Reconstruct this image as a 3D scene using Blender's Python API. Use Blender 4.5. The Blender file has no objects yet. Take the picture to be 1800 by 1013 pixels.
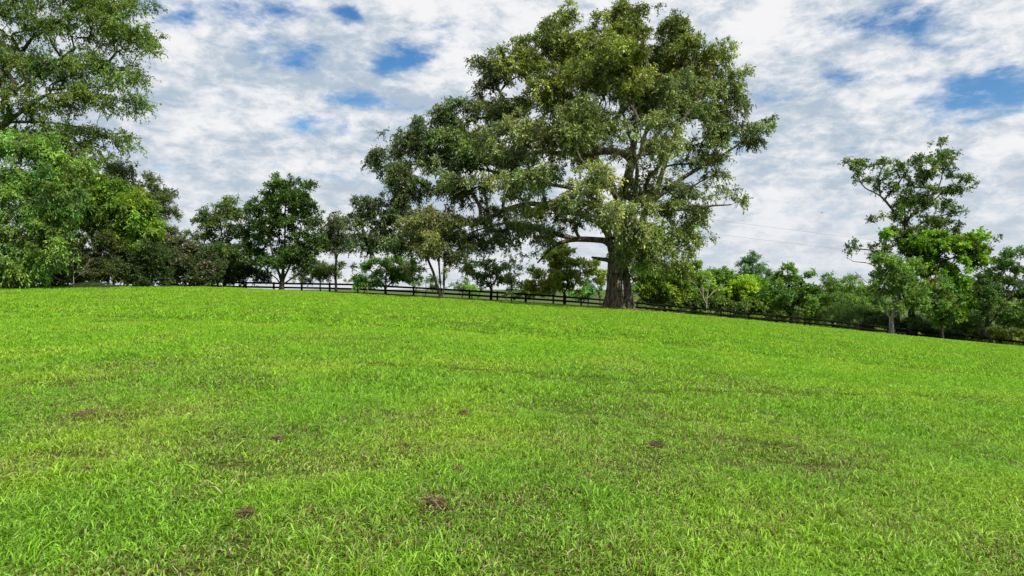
import bpy, math, random
import numpy as np
from mathutils import Vector

R = math.radians
SEED = 7
rng = np.random.default_rng(SEED)
scene = bpy.context.scene
COL = scene.collection

# ------------------------------------------------------------------ camera
F = 1200.0            # focal length in photo pixels (1800 wide)
CX, CY = 900.0, 506.5
EYE = 1.6
cam = bpy.data.cameras.new("camera")
cam.sensor_width = 36.0
cam.lens = 36.0 * F / 1800.0
cam.clip_start = 0.1
cam.clip_end = 9000
camo = bpy.data.objects.new("camera", cam)
COL.objects.link(camo)
camo.location = (0, 0, 0)
camo.rotation_euler = (R(90), 0, 0)
scene.camera = camo

# ------------------------------------------------------------------ light
scene.view_settings.view_transform = 'Standard'
scene.view_settings.look = 'None'
scene.view_settings.gamma = 1.0
scene.view_settings.exposure = 0.3
SUN_DIR = Vector((0.48, -0.58, 0.84)).normalized()      # towards the sun
sun = bpy.data.lights.new("sun", 'SUN')
sun.energy = 4.8
sun.angle = R(0.6)
sun.color = (1.0, 0.95, 0.86)
suno = bpy.data.objects.new("sun", sun)
suno.rotation_euler = SUN_DIR.to_track_quat('Z', 'Y').to_euler()
suno.location = (0, 0, 40)
COL.objects.link(suno)

scene.cycles.max_bounces = 6
scene.cycles.diffuse_bounces = 3
scene.cycles.glossy_bounces = 2
scene.cycles.transmission_bounces = 4
scene.cycles.transparent_max_bounces = 4
scene.cycles.caustics_reflective = False
scene.cycles.caustics_refractive = False

# ------------------------------------------------------------------ node helpers
class NT:
    def __init__(s, tree):
        s.t = tree
        s.n = tree.nodes
        s.l = tree.links
    def new(s, kind, **kw):
        n = s.n.new(kind)
        for k, v in kw.items():
            setattr(n, k, v)
        return n
    def put(s, sock, v):
        if v is None:
            return
        if isinstance(v, bpy.types.NodeSocket):
            s.l.new(v, sock)
        else:
            sock.default_value = v
    def math(s, op, a, b=None, c=None, clamp=False):
        n = s.new('ShaderNodeMath', operation=op, use_clamp=clamp)
        s.put(n.inputs[0], a); s.put(n.inputs[1], b); s.put(n.inputs[2], c)
        return n.outputs[0]
    def mix(s, f, a, b, blend='MIX'):
        n = s.new('ShaderNodeMix', data_type='RGBA', blend_type=blend)
        s.put(n.inputs[0], f); s.put(n.inputs[6], a); s.put(n.inputs[7], b)
        return n.outputs[2]
    def noise(s, vec, scale, detail=4, rough=0.55, dist=0.0):
        n = s.new('ShaderNodeTexNoise')
        s.put(n.inputs['Vector'], vec)
        n.inputs['Scale'].default_value = scale
        n.inputs['Detail'].default_value = detail
        n.inputs['Roughness'].default_value = rough
        n.inputs['Distortion'].default_value = dist
        return n.outputs[0]
    def ramp(s, f, lo, hi, a=0.0, b=1.0):
        n = s.new('ShaderNodeMapRange', interpolation_type='SMOOTHSTEP')
        s.put(n.inputs[0], f)
        n.inputs[1].default_value = lo; n.inputs[2].default_value = hi
        n.inputs[3].default_value = a; n.inputs[4].default_value = b
        return n.outputs[0]

# ------------------------------------------------------------------ world
world = bpy.data.worlds.new("World")
scene.world = world
world.use_nodes = True
W = NT(world.node_tree)
W.n.clear()
sky = W.new('ShaderNodeTexSky', sky_type='NISHITA')
sky.sun_disc = False
sky.sun_elevation = math.asin(SUN_DIR.z)
sky.sun_rotation = math.atan2(SUN_DIR.x, SUN_DIR.y)
sky.altitude = 200
sky.air_density = 1.0
sky.dust_density = 0.6
sky.ozone_density = 2.5
bg_sky = W.new('ShaderNodeBackground')
hs = W.new('ShaderNodeHueSaturation')
hs.inputs['Saturation'].default_value = 1.3
hs.inputs['Value'].default_value = 1.0
W.l.new(sky.outputs[0], hs.inputs['Color'])
W.l.new(hs.outputs[0], bg_sky.inputs[0])
bg_sky.inputs[1].default_value = 0.105
tc = W.new('ShaderNodeTexCoord')
sep = W.new('ShaderNodeSeparateXYZ')
W.l.new(tc.outputs['Generated'], sep.inputs[0])
dx, dy, dz = sep.outputs
dzc = W.math('ADD', W.math('MAXIMUM', dz, 0.0), 0.13)
cu = W.math('DIVIDE', dx, dzc)
cv = W.math('DIVIDE', dy, dzc)
comb = W.new('ShaderNodeCombineXYZ')
W.l.new(cu, comb.inputs[0]); W.l.new(cv, comb.inputs[1])
P = comb.outputs[0]
n_big = W.noise(P, 0.9, 3, 0.5, 0.3)
n_mid = W.noise(P, 3.0, 7, 0.62, 0.25)
mpd = W.new('ShaderNodeMapping'); mpd.inputs['Scale'].default_value = (1.0, 1.0, 2.1)
W.l.new(tc.outputs['Generated'], mpd.inputs[0])
Q = mpd.outputs[0]
n_cell = W.noise(Q, 9.0, 5, 0.6, 0.15)
n_fine = W.noise(Q, 26.0, 6, 0.65, 0.1)
# sheet of cloud cover, thinned where the breaks are
cover = W.math('ADD', W.math('MULTIPLY', n_big, 0.55), W.math('MULTIPLY', n_mid, 0.55))
cover = W.math('ADD', cover, W.math('MULTIPLY', n_cell, 0.36))
cover = W.math('ADD', cover, W.math('MULTIPLY', W.math('SUBTRACT', n_fine, 0.5), 0.55))
# breaks in the cloud sheet: azimuth, elevation tangent, half widths, strength
HOLES = [(700, 104, 48, 20, 1.05, 0), (505, 108, 80, 20, .62, .05), (590, 118, 40, 12, .5, 0), (318, 32, 40, 16, .55, 0),
         (606, 26, 24, 18, .7, 0), (265, 8, 50, 22, .55, 0), (420, 18, 90, 26, .36, .0), (560, 220, 85, 17, .48, .05), (655, 178, 55, 16, .46, .1),
         (1750, 172, 105, 30, .95, -.22), (1800, 150, 40, 20, .7, 0), (1650, 150, 60, 12, .35, 0), (1360, 166, 42, 16, .5, 0), (1432, 160, 45, 9, .42, 0),
         (1492, 140, 30, 11, .5, 0), (1645, 66, 75, 34, .36, .15), (1480, 42, 60, 22, .3, .1), (600, 306, 110, 12, .32, .05),
         (330, 287, 60, 7, .34, .1), (790, 50, 30, 20, .3, 0), (320, 185, 35, 10, .25, 0),
         (1400, 375, 110, 18, .22, .0), (1340, 260, 60, 40, .2, 0), (1660, 230, 70, 12, .2, 0)]
ax = W.math('DIVIDE', dx, W.math('MAXIMUM', dy, 0.05))
az = W.math('DIVIDE', dz, W.math('MAXIMUM', dy, 0.05))
n_warp1 = W.noise(P, 2.2, 3, 0.6)
n_warp2 = W.noise(P, 2.7, 3, 0.6)
axw = W.math('ADD', ax, W.math('MULTIPLY', W.math('SUBTRACT', n_warp1, 0.5), 0.16))
azw = W.math('ADD', az, W.math('MULTIPLY', W.math('SUBTRACT', n_warp2, 0.5), 0.05))
acc = None
for (hx, hy, rx, ry, amp, tilt) in HOLES:
    ex = W.math('SUBTRACT', axw, (hx - CX) / F)
    ez = W.math('SUBTRACT', azw, (CY - hy) / F)
    ez = W.math('ADD', ez, W.math('MULTIPLY', ex, tilt))
    a = W.math('MULTIPLY', ex, F / (rx * 1.3))
    b = W.math('MULTIPLY', ez, F / (ry * 1.35))
    d2 = W.math('ADD', W.math('MULTIPLY', a, a), W.math('MULTIPLY', b, b))
    g = W.math('MULTIPLY', W.math('EXPONENT', W.math('MULTIPLY', d2, -0.7)), amp)
    acc = g if acc is None else W.math('MAXIMUM', acc, g)
cover2 = W.math('SUBTRACT', W.math('ADD', cover, 0.055), W.math('MULTIPLY', acc, 0.47))
mask = W.ramp(cover2, 0.39, 0.70)
mask = W.math('MAXIMUM', mask, W.ramp(dz, 0.15, 0.0))        # thick air low down
# light and dark parts of the cloud sheet itself
P2n = W.new('ShaderNodeMapping')
P2n.inputs['Location'].default_value = (3.1, 7.7, 0)
P2n.inputs['Scale'].default_value = (0.75, 1.15, 1)
P2n.inputs['Rotation'].default_value = (0, 0, 0.35)
W.l.new(P, P2n.inputs[0])
P2 = P2n.outputs[0]
shade = W.math('ADD', W.math('MULTIPLY', W.noise(P2, 1.3, 3, 0.5, 0.6), 0.42), W.math('MULTIPLY', W.noise(Q, 6.5, 6, 0.6, 0.35), 0.58))
fine = W.noise(Q, 23.0, 6, 0.66, 0.2)
shade = W.math('ADD', shade, W.math('MULTIPLY', W.math('SUBTRACT', fine, 0.5), 0.75))
shade = W.ramp(shade, 0.34, 0.64)
cloud = W.mix(shade, (0.47, 0.57, 0.68, 1), (0.95, 0.95, 0.965, 1))
low = W.ramp(dz, 0.20, 0.0)
cloud = W.mix(W.math('MULTIPLY', low, 0.5), cloud, (0.74, 0.78, 0.84, 1))
bg_cloud = W.new('ShaderNodeBackground')
W.l.new(cloud, bg_cloud.inputs[0])
bg_cloud.inputs[1].default_value = 0.78
mixw = W.new('ShaderNodeMixShader')
W.l.new(mask, mixw.inputs[0])
W.l.new(bg_sky.outputs[0], mixw.inputs[1])
W.l.new(bg_cloud.outputs[0], mixw.inputs[2])
outw = W.new('ShaderNodeOutputWorld')
W.l.new(mixw.outputs[0], outw.inputs[0])
world.cycles.sampling_method = 'MANUAL'
world.cycles.sample_map_resolution = 512

# ------------------------------------------------------------------ terrain
YC = 46.0
_lp = np.array([-900, -300, 0, 200, 400, 600, 800, 1000, 1087, 1200, 1400, 1600, 1800, 2200, 3000], float)
_ly = np.array([497, 498, 500, 502.5, 506, 516, 525, 538, 542.5, 552.5, 571.5, 591.5, 610, 640, 670], float)
def zc(xp):
    px = xp / YC * F + CX
    return (CY - np.interp(px, _lp, _ly)) / F * YC
def smooth_noise(x, y, s, seed):
    r = np.random.default_rng(seed)
    v = 0
    for k in range(7):
        a = r.uniform(0, 2 * np.pi); f = s * r.uniform(.5, 1.7); ph = r.uniform(0, 6.28)
        v = v + np.sin((x * np.cos(a) + y * np.sin(a)) * f + ph)
    return v / 7
def ground(x, y):
    x = np.asarray(x, float); y = np.asarray(y, float)
    yy = np.maximum(y, 2.5)
    xp = np.clip(x * YC / yy, -120, 120)
    near = -EYE + np.maximum(y, 0) / YC * (zc(xp) + EYE)
    px = xp / YC * F + CX
    d60 = np.interp(px, [300, 600, 1100, 1300, 1800], [.30, .34, .45, .68, .80])
    t = np.clip((yy - YC) / 14.0, 0, None)
    drop = np.where(t < 1.2, d60 * t * t, d60 * (1.44 + 2.4 * (t - 1.2)))
    drop = 4.5 * (1 - np.exp(-drop / 4.5)) if False else np.where(drop < 3, drop, 3 + 4 * (1 - np.exp(-(drop - 3) / 4)))
    ray = zc(xp) * np.minimum(yy, 90.0) / YC
    far = ray - drop - 6 * (1 - np.exp(-np.maximum(yy - 90, 0) / 1200.0))
    z = np.where(y <= YC, near, far)
    bump = smooth_noise(x, y, 1.6, 3) * 0.018 + smooth_noise(x, y, 0.55, 4) * 0.03
    fade = np.clip((YC - y) / 14, 0, 1) + np.clip((y - YC - 3) / 20, 0, 1)
    return z + bump * fade
def to3(px, py, d):
    return np.array([(px - CX) / F * d, d, (CY - py) / F * d])
def on_ground_px(px, py):
    """distance at which the lawn shows at this place"""
    lo, hi = 2.5, 45.0
    for _ in range(40):
        m = (lo + hi) / 2
        if CY - F * float(ground((px - CX) / F * m, m)) / m > py: lo = m
        else: hi = m
    return lo

# ------------------------------------------------------------------ object helpers
def mesh_obj(name, v, f, mat, col=None, parent=None, smooth=False):
    """v (n,3), f (m,3) or (m,4) int, col (n,3) optional"""
    v = np.ascontiguousarray(v, dtype=np.float32); f = np.ascontiguousarray(f, dtype=np.int32)
    me = bpy.data.meshes.new(name)
    k = f.shape[1]
    me.vertices.add(len(v)); me.vertices.foreach_set('co', v.ravel())
    me.loops.add(f.size); me.loops.foreach_set('vertex_index', f.ravel())
    me.polygons.add(len(f))
    me.polygons.foreach_set('loop_start', np.arange(0, f.size, k, dtype=np.int32))
    me.update(calc_edges=True)
    if smooth:
        me.polygons.foreach_set('use_smooth', np.ones(len(f), bool))
    if col is not None:
        at = me.color_attributes.new('tint', 'FLOAT_COLOR', 'POINT')
        c4 = np.ones((len(v), 4), np.float32); c4[:, :3] = col
        at.data.foreach_set('color', c4.ravel())
    me.materials.append(mat)
    o = bpy.data.objects.new(name, me)
    COL.objects.link(o)
    if parent is not None:
        o.parent = parent
    return o
def tag(o, label=None, cat=None, group=None, kind=None):
    if label: o['label'] = label
    if cat: o['category'] = cat
    if group: o['group'] = group
    if kind: o['kind'] = kind
    return o
def empty(name, loc, label, cat, group=None):
    o = bpy.data.objects.new(name, None)
    COL.objects.link(o)
    o.location = loc
    o.empty_display_size = 0.3
    return tag(o, label, cat, group)

class Buf:
    def __init__(s): s.v = []; s.f = []; s.c = []; s.n = 0
    def add(s, v, f, c=None):
        v = np.asarray(v, float); f = np.asarray(f, int)
        s.v.append(v); s.f.append(f + s.n); s.n += len(v)
        if c is not None: s.c.append(np.broadcast_to(np.asarray(c, float), (len(v), 3)))
    def arrays(s):
        return np.concatenate(s.v), np.concatenate(s.f), (np.concatenate(s.c) if s.c else None)

def norm(a):
    return a / np.maximum(np.linalg.norm(a, axis=-1, keepdims=True), 1e-9)
REF = norm(np.array([0.31, 0.52, 0.79]))
def tubes(p0, p1, r0, r1, d0, d1, k):
    """vectorised tapered prisms"""
    n = len(p0)
    def ring(p, r, d):
        u = norm(np.cross(d, REF) + 1e-6); w = np.cross(d, u)
        a = np.arange(k) / k * 2 * np.pi
        return p[:, None] + r[:, None, None] * (np.cos(a)[None, :, None] * u[:, None] + np.sin(a)[None, :, None] * w[:, None])
    v = np.concatenate([ring(p0, r0, d0), ring(p1, r1, d1)], 1).reshape(-1, 3)
    i = np.arange(k); j = (i + 1) % k
    q = np.stack([i, j, j + k, i + k], 1)
    f = (q[None] + (np.arange(n) * 2 * k)[:, None, None]).reshape(-1, 4)
    return v, f
def box(buf, c, s, rot=0.0, tilt=0.0):
    """box centred at c with size s; rot about z, tilt = rise of the long x axis"""
    x, y, z = s[0] / 2, s[1] / 2, s[2] / 2
    b = 0.12 * min(s)
    V = []
    for sx in (-1, 1):
        for sy, sz in ((-1, -1), (1, -1), (1, 1), (-1, 1)):
            V.append((sx * x, sy * y, sz * z))
    V = np.array(V)
    ca, sa = math.cos(tilt), math.sin(tilt)
    V = np.stack([V[:, 0] * ca - V[:, 2] * sa, V[:, 1], V[:, 0] * sa + V[:, 2] * ca], 1)
    cr, sr = math.cos(rot), math.sin(rot)
    V = np.stack([V[:, 0] * cr - V[:, 1] * sr, V[:, 0] * sr + V[:, 1] * cr, V[:, 2]], 1) + np.array(c)
    Fq = [(0, 1, 2, 3), (7, 6, 5, 4), (0, 4, 5, 1), (1, 5, 6, 2), (2, 6, 7, 3), (3, 7, 4, 0)]
    buf.add(V, Fq)

# ------------------------------------------------------------------ materials
def new_mat(name):
    m = bpy.data.materials.new(name); m.use_nodes = True
    N = NT(m.node_tree); N.n.clear()
    return m, N
def leaf_mat(name, transl=0.35, rough=0.5, spec=0.35):
    m, N = new_mat(name)
    at = N.new('ShaderNodeAttribute', attribute_name='tint')
    bs = N.new('ShaderNodeBsdfPrincipled')
    N.l.new(at.outputs['Color'], bs.inputs['Base Color'])
    bs.inputs['Roughness'].default_value = rough
    bs.inputs['Specular IOR Level'].default_value = spec
    tr = N.new('ShaderNodeBsdfTranslucent')
    tcol = N.mix(1.0, at.outputs['Color'], (1.35, 1.5, 0.55, 1), 'MULTIPLY')
    N.l.new(tcol, tr.inputs[0])
    mx = N.new('ShaderNodeMixShader'); mx.inputs[0].default_value = transl
    N.l.new(bs.outputs[0], mx.inputs[1]); N.l.new(tr.outputs[0], mx.inputs[2])
    o = N.new('ShaderNodeOutputMaterial'); N.l.new(mx.outputs[0], o.inputs[0])
    return m
def bark_mat(name, dark, light, scale=6.0, bump=0.5):
    m, N = new_mat(name)
    tcn = N.new('ShaderNodeTexCoord')
    mp = N.new('ShaderNodeMapping'); mp.inputs['Scale'].default_value = (1, 1, 0.22)
    N.l.new(tcn.outputs['Object'], mp.inputs[0])
    a = N.noise(mp.outputs[0], scale, 8, 0.65, 0.6)
    b = N.noise(tcn.outputs['Object'], 1.1, 4, 0.6)
    f = N.ramp(a, 0.36, 0.66)
    c = N.mix(f, tuple(dark) + (1,), tuple(light) + (1,))
    c = N.mix(N.ramp(b, 0.45, 0.75, 0, .35), c, (0.10, 0.12, 0.085, 1))
    bs = N.new('ShaderNodeBsdfPrincipled'); N.l.new(c, bs.inputs['Base Color'])
    bs.inputs['Roughness'].default_value = 0.9
    bs.inputs['Specular IOR Level'].default_value = 0.15
    bm = N.new('ShaderNodeBump'); bm.inputs['Strength'].default_value = bump; bm.inputs['Distance'].default_value = 0.05
    N.l.new(a, bm.inputs['Height']); N.l.new(bm.outputs[0], bs.inputs['Normal'])
    o = N.new('ShaderNodeOutputMaterial'); N.l.new(bs.outputs[0], o.inputs[0])
    return m
M_leaf = leaf_mat('leaf', 0.40, 0.5, 0.35)
M_leaf_sheen = leaf_mat('leaf_waxy', 0.32, 0.42, 0.55)
M_grass = leaf_mat('grass_blade', 0.30, 0.45, 0.28)
M_dry = leaf_mat('dry_stalks', 0.15, 0.8, 0.1)
M_bark = bark_mat('bark_brown', (0.028, 0.022, 0.017), (0.13, 0.105, 0.08))
M_bark_oak = bark_mat('bark_oak', (0.018, 0.014, 0.011), (0.235, 0.185, 0.14), 9.0, 0.9)
M_bark_pale = bark_mat('bark_pale', (0.12, 0.11, 0.095), (0.36, 0.34, 0.30))
M_bark_dark = bark_mat('bark_dark', (0.014, 0.012, 0.010), (0.06, 0.05, 0.04))

def ground_mat():
    m, N = new_mat('lawn_soil')
    tcn = N.new('ShaderNodeTexCoord')
    p = tcn.outputs['Object']
    n1 = N.noise(p, 0.35, 4, 0.55)
    n2 = N.noise(p, 4.0, 6, 0.65)
    n3 = N.noise(p, 38.0, 3, 0.6)
    g = N.mix(N.ramp(n3, 0.35, 0.65), (0.014, 0.032, 0.004, 1), (0.085, 0.18, 0.010, 1))
    d = N.mix(N.ramp(n3, 0.35, 0.65), (0.020, 0.017, 0.009, 1), (0.11, 0.09, 0.040, 1))
    sp = N.new('ShaderNodeSeparateXYZ'); N.l.new(p, sp.inputs[0])
    nearf = N.ramp(sp.outputs[1], 16.0, 4.0, 0.0, 0.14)
    f = N.ramp(N.math('ADD', N.math('ADD', N.math('MULTIPLY', n1, 0.5), N.math('MULTIPLY', n2, 0.5)), nearf), 0.52, 0.78)
    c = N.mix(f, g, d)
    # meadow and woods far beyond the fence
    c = N.mix(N.ramp(sp.outputs[1], 58.0, 75.0), c, N.mix(n1, (0.045, 0.075, 0.02, 1), (0.10, 0.13, 0.045, 1)))
    bs = N.new('ShaderNodeBsdfPrincipled'); N.l.new(c, bs.inputs['Base Color'])
    bs.inputs['Roughness'].default_value = 0.95
    bs.inputs['Specular IOR Level'].default_value = 0.05
    bm = N.new('ShaderNodeBump'); bm.inputs['Strength'].default_value = 0.8; bm.inputs['Distance'].default_value = 0.04
    N.l.new(n3, bm.inputs['Height']); N.l.new(bm.outputs[0], bs.inputs['Normal'])
    o = N.new('ShaderNodeOutputMaterial'); N.l.new(bs.outputs[0], o.inputs[0])
    return m
def plain_mat(name, c1, c2, rough=0.7, scale=8.0, spec=0.3):
    m, N = new_mat(name)
    tcn = N.new('ShaderNodeTexCoord')
    a = N.noise(tcn.outputs['Object'], scale, 6, 0.65)
    c = N.mix(N.ramp(a, 0.35, 0.68), tuple(c1) + (1,), tuple(c2) + (1,))
    bs = N.new('ShaderNodeBsdfPrincipled'); N.l.new(c, bs.inputs['Base Color'])
    bs.inputs['Roughness'].default_value = rough
    bs.inputs['Specular IOR Level'].default_value = spec
    o = N.new('ShaderNodeOutputMaterial'); N.l.new(bs.outputs[0], o.inputs[0])
    return m
M_ground = ground_mat()
M_fence = plain_mat('black_painted_board', (0.004, 0.004, 0.004), (0.015, 0.0145, 0.014), 0.85, 7.0, .05)
M_pole = plain_mat('weathered_pole', (0.07, 0.055, 0.04), (0.16, 0.13, 0.10), 0.85, 5.0)
M_wire = plain_mat('wire_aluminium', (0.30, 0.32, 0.34), (0.38, 0.39, 0.40), 0.5, 2.0)
M_black = plain_mat('black_iron', (0.008, 0.008, 0.009), (0.02, 0.02, 0.02), 0.5, 8.0)
M_bird = plain_mat('dark_plumage', (0.05, 0.055, 0.06), (0.10, 0.10, 0.11), 0.7, 20.0)

# ------------------------------------------------------------------ ground sheet
def build_ground():
    ys = np.concatenate([np.linspace(-60, 0, 13)[:-1], np.linspace(0, 12, 61)[:-1], np.linspace(12, 44, 65)[:-1],
                         np.linspace(44, 66, 67)[:-1], np.linspace(66, 140, 50)[:-1], 140 * np.exp(np.linspace(0, 3.8, 40))])
    us = np.concatenate([[-9, -5, -3.2, -2.2, -1.6, -1.25], np.linspace(-1.05, 1.05, 169), [1.25, 1.6, 2.2, 3.2, 5, 9]])
    YY, UU = np.meshgrid(ys, us, indexing='ij')
    XX = UU * (np.abs(YY) * 1.0 + 12.0)
    ZZ = ground(XX, YY)
    v = np.stack([XX, YY, ZZ], -1).reshape(-1, 3)
    nu = len(us); i, j = np.meshgrid(np.arange(len(ys) - 1), np.arange(nu - 1), indexing='ij')
    a = (i * nu + j).ravel()
    f = np.stack([a, a + 1, a + nu + 1, a + nu], 1)
    o = mesh_obj('lawn_ground', v, f, M_ground, smooth=True)
    tag(o, 'gently rising lawn ground running up to the black fence and beyond', 'ground', kind='structure')
build_ground()

# ------------------------------------------------------------------ grass
def dryness(x, y):
    v = smooth_noise(x, y, 1.1, 21) * 1.1 + smooth_noise(x, y, 3.0, 22) * 1.0 + smooth_noise(x, y, 8.0, 23) * .6
    near = np.interp(y, [4, 8, 13, 22], [0.08, 0.04, -0.08, -0.28])
    return np.clip(0.30 + near + v * 0.85, 0, 1)
def ruts(x, y):
    """shallow mower wheel tracks running across the slope, 1 = in a track"""
    out = 0
    for (pa, pb, w) in (((930, 722), (1230, 745), .10), ((1180, 768), (1420, 790), .10), ((1350, 815), (1570, 832), .09),
                        ((640, 640), (1120, 672), .16), ((1130, 690), (1700, 700), .14), ((60, 800), (420, 820), .07)):
        da, db = on_ground_px(*pa), on_ground_px(*pb)
        A = np.array([(pa[0] - CX) / F * da, da]); B = np.array([(pb[0] - CX) / F * db, db])
        AB = B - A; t = np.clip(((x - A[0]) * AB[0] + (y - A[1]) * AB[1]) / (AB @ AB), 0, 1)
        d = np.hypot(x - A[0] - t * AB[0], y - A[1] - t * AB[1]) + 0.05 * np.sin(x * 5.1 + y * 3)
        out = np.maximum(out, np.clip(1.3 - d / w, 0, 1))
    return out
def blades(n, y0, y1, h0, h1, w0, w1, nseg, seed, tuft=5, spread=0.03):
    r = np.random.default_rng(seed)
    nt = max(1, n // tuft)
    y = np.sqrt(r.uniform(y0 * y0, y1 * y1, nt)); u = r.uniform(-0.86, 0.86, nt)
    x = u * y
    keep = r.random(nt) < np.clip(1.15 - 0.5 * dryness(x, y) ** 2, 0.3, 1)
    x, y = x[keep], y[keep]; nt = len(x)
    vig = np.clip(1 + 0.55 * smooth_noise(x, y, 4.5, 31) * 1.6 + r.normal(0, .22, nt), 0.5, 2.0)
    lush = r.random(nt)
    lean_t = r.normal(0, 1, (nt, 2)) * .5
    tilt0 = r.normal(0, 1, nt)
    x = np.repeat(x, tuft) + r.normal(0, spread, nt * tuft); y = np.repeat(y, tuft) + r.normal(0, spread, nt * tuft)
    vig = np.repeat(vig, tuft); lush = np.repeat(lush, tuft); lean_t = np.repeat(lean_t, tuft, 0)
    m = len(x)
    z = ground(x, y) - 0.004
    dr = dryness(x, y); rt = ruts(x, y)
    h = r.uniform(h0, h1, m) * vig * (1 - 0.35 * dr) * (1 - 0.6 * rt)
    w = r.uniform(w0, w1, m)
    a = r.uniform(0, 2 * np.pi, m)
    side = np.stack([np.cos(a), np.sin(a), r.normal(0, .25, m)], 1) * w[:, None] / 2
    lean = lean_t * .6 + r.normal(0, .75, (m, 2)) + np.array([0.10, 0.0])
    p0 = np.stack([x, y, z], 1)
    L = np.stack([lean[:, 0] * h * .75, lean[:, 1] * h * .75, np.zeros(m)], 1)
    up = np.zeros((m, 3)); up[:, 2] = h
    if nseg == 3:
        pm = p0 + L * .22 + up * .50; pn = p0 + L * .62 + up * .84
        pt = p0 + L * 1.25 + up * (1.02 - 0.25 * np.abs(lean).sum(1)[:, None] * .5)
        v = np.stack([p0 - side * .7, p0 + side * .7, pm - side, pm + side, pn - side * .75, pn + side * .75, pt], 1)
        f = np.array([[0, 1, 3], [0, 3, 2], [2, 3, 5], [2, 5, 4], [4, 5, 6]]); k = 7
    elif nseg == 2:
        pm = p0 + L * .35 + up * .6; pt = p0 + L * 1.1 + up * .95
        v = np.stack([p0 - side * .8, p0 + side * .8, pm - side, pm + side, pt], 1)
        f = np.array([[0, 1, 3], [0, 3, 2], [2, 3, 4]]); k = 5
    else:
        pt = p0 + L + up
        v = np.stack([p0 - side, p0 + side, pt], 1); f = np.array([[0, 1, 2]]); k = 3
    F_ = (f[None] + (np.arange(m) * k)[:, None, None]).reshape(-1, 3)
    # natural colour of each blade: lush, bluish, yellow-green or straw
    farf = np.interp(y, [6, 18], [0, 1])[:, None]
    gA = np.array([0.235, 0.495, 0.010]); gB = np.array([0.180, 0.335, 0.040]); gC = np.array([0.36, 0.50, 0.045])
    straw = np.array([0.46, 0.40, 0.20]); brown = np.array([0.15, 0.095, 0.045])
    c = gB + (gA - gB) * np.clip(lush * .6 + farf[:, 0] * .5 + r.normal(0, .12, m), 0, 1)[:, None]
    yel = np.clip(smooth_noise(x, y, 1.5, 41) * 1.4 + .25 + r.normal(0, .2, m), 0, 1)[:, None]
    c = c + (gC - c) * yel * .55
    k1 = (r.random(m) < (dr * .46 + .015 + rt * .25) * (1 - .75 * farf[:, 0]))
    c[k1] = c[k1] * .40 + straw * .55 * r.uniform(.5, 1.1, k1.sum())[:, None]
    k2 = (r.random(m) < (dr * .18 + rt * .3) * (1 - .6 * farf[:, 0]))
    c[k2] = brown * r.uniform(.5, 1.4, k2.sum())[:, None]
    c = c * (r.uniform(.50, 1.35, m) * (1 - .18 * rt))[:, None]
    return v.reshape(-1, 3), F_, np.repeat(c, k, 0)
def build_grass():
    B = Buf()
    B.add(*blades(300000, 3.3, 8.5, .030, .066, .0048, .0098, 3, 101, 7, .022))
    B.add(*blades(15000, 3.3, 10.5, .065, .10, .005, .010, 3, 102, 8, .022))
    B.add(*blades(430000, 8.4, 19.0, .032, .068, .007, .013, 2, 103, 5, .035))
    B.add(*blades(800000, 18.8, 58.0, .035, .075, .015, .030, 1, 104, 4, .06))
    v, f, c = B.arrays()
    o = mesh_obj('grass', v, f, M_grass, c)
    tag(o, 'mown green grass with dry straw coloured patches covering the lawn', 'grass', kind='stuff')
build_grass()

# ------------------------------------------------------------------ trees
def rot_jit(r, n, s): return r.normal(0, s, (n, 3))
def foliage(r, cen, out, nrm_up, K, NL, twig, leafL, leafW, droop, base, var, yel, clump, ctint):
    """leaves in sprays; returns leaf arrays and twig segments"""
    n = len(cen)
    c = np.repeat(cen, K, 0); o = np.repeat(out, K, 0)
    td = norm(o * .55 + norm(r.normal(0, 1, (n * K, 3))) * 1.0 + np.array([0, 0, nrm_up]))
    tl = twig * r.uniform(.55, 1.2, n * K)
    # per cluster colour
    cb = np.clip(r.normal(1, clump, n), .55, 1.6)
    cy = np.clip(r.normal(0, 1, n), -1.5, 1.5)
    cb = np.repeat(np.repeat(cb, K), NL); cy = np.repeat(np.repeat(cy, K), NL)
    t = np.tile((np.arange(NL) + .6) / NL, n * K)
    t = t * .85 + .15 + r.normal(0, .04, len(t))
    C = np.repeat(c, NL, 0); TD = np.repeat(td, NL, 0); TL = np.repeat(tl, NL)
    p = C + TD * (TL * t)[:, None]; p[:, 2] -= droop * TL * t * t
    p += r.normal(0, .03, p.shape)
    m = len(p)
    ld = norm(TD * .5 + norm(r.normal(0, 1, (m, 3))) * .8 + np.array([0, 0, -.25 - droop * .8]))
    sd = norm(np.cross(ld, norm(r.normal(0, 1, (m, 3)) * .7 + np.array([0, 0, 1.0]))))
    nn = np.cross(sd, ld)
    Ls = leafL * r.uniform(.65, 1.25, m)[:, None]; Ws = leafW * r.uniform(.7, 1.2, m)[:, None]
    mid = p + ld * Ls * .45
    v = np.stack([p, mid + sd * Ws / 2 + nn * Ws * .12, p + ld * Ls, mid - sd * Ws / 2 + nn * Ws * .12], 1)
    f = (np.array([[0, 1, 2], [0, 2, 3]])[None] + (np.arange(m) * 4)[:, None, None]).reshape(-1, 3)
    col = np.array(base)[None] * (cb * r.uniform(1 - var, 1 + var, m))[:, None]
    ysh = np.clip(cy * .5 + r.normal(0, .35, m), -1, 1.5)[:, None] * yel
    col = col * (1 + ysh * np.array([.75, .30, -.35]))
    col = col * np.repeat(np.repeat(ctint, K, 0), NL, 0)
    col = np.clip(col, 0.004, 0.6)
    tw0 = c; tw1 = c + td * tl[:, None]; tw1 = tw1 - np.stack([0 * tl, 0 * tl, droop * tl], 1)
    return v.reshape(-1, 3), f, np.repeat(col, 4, 0), tw0, tw1

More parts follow.
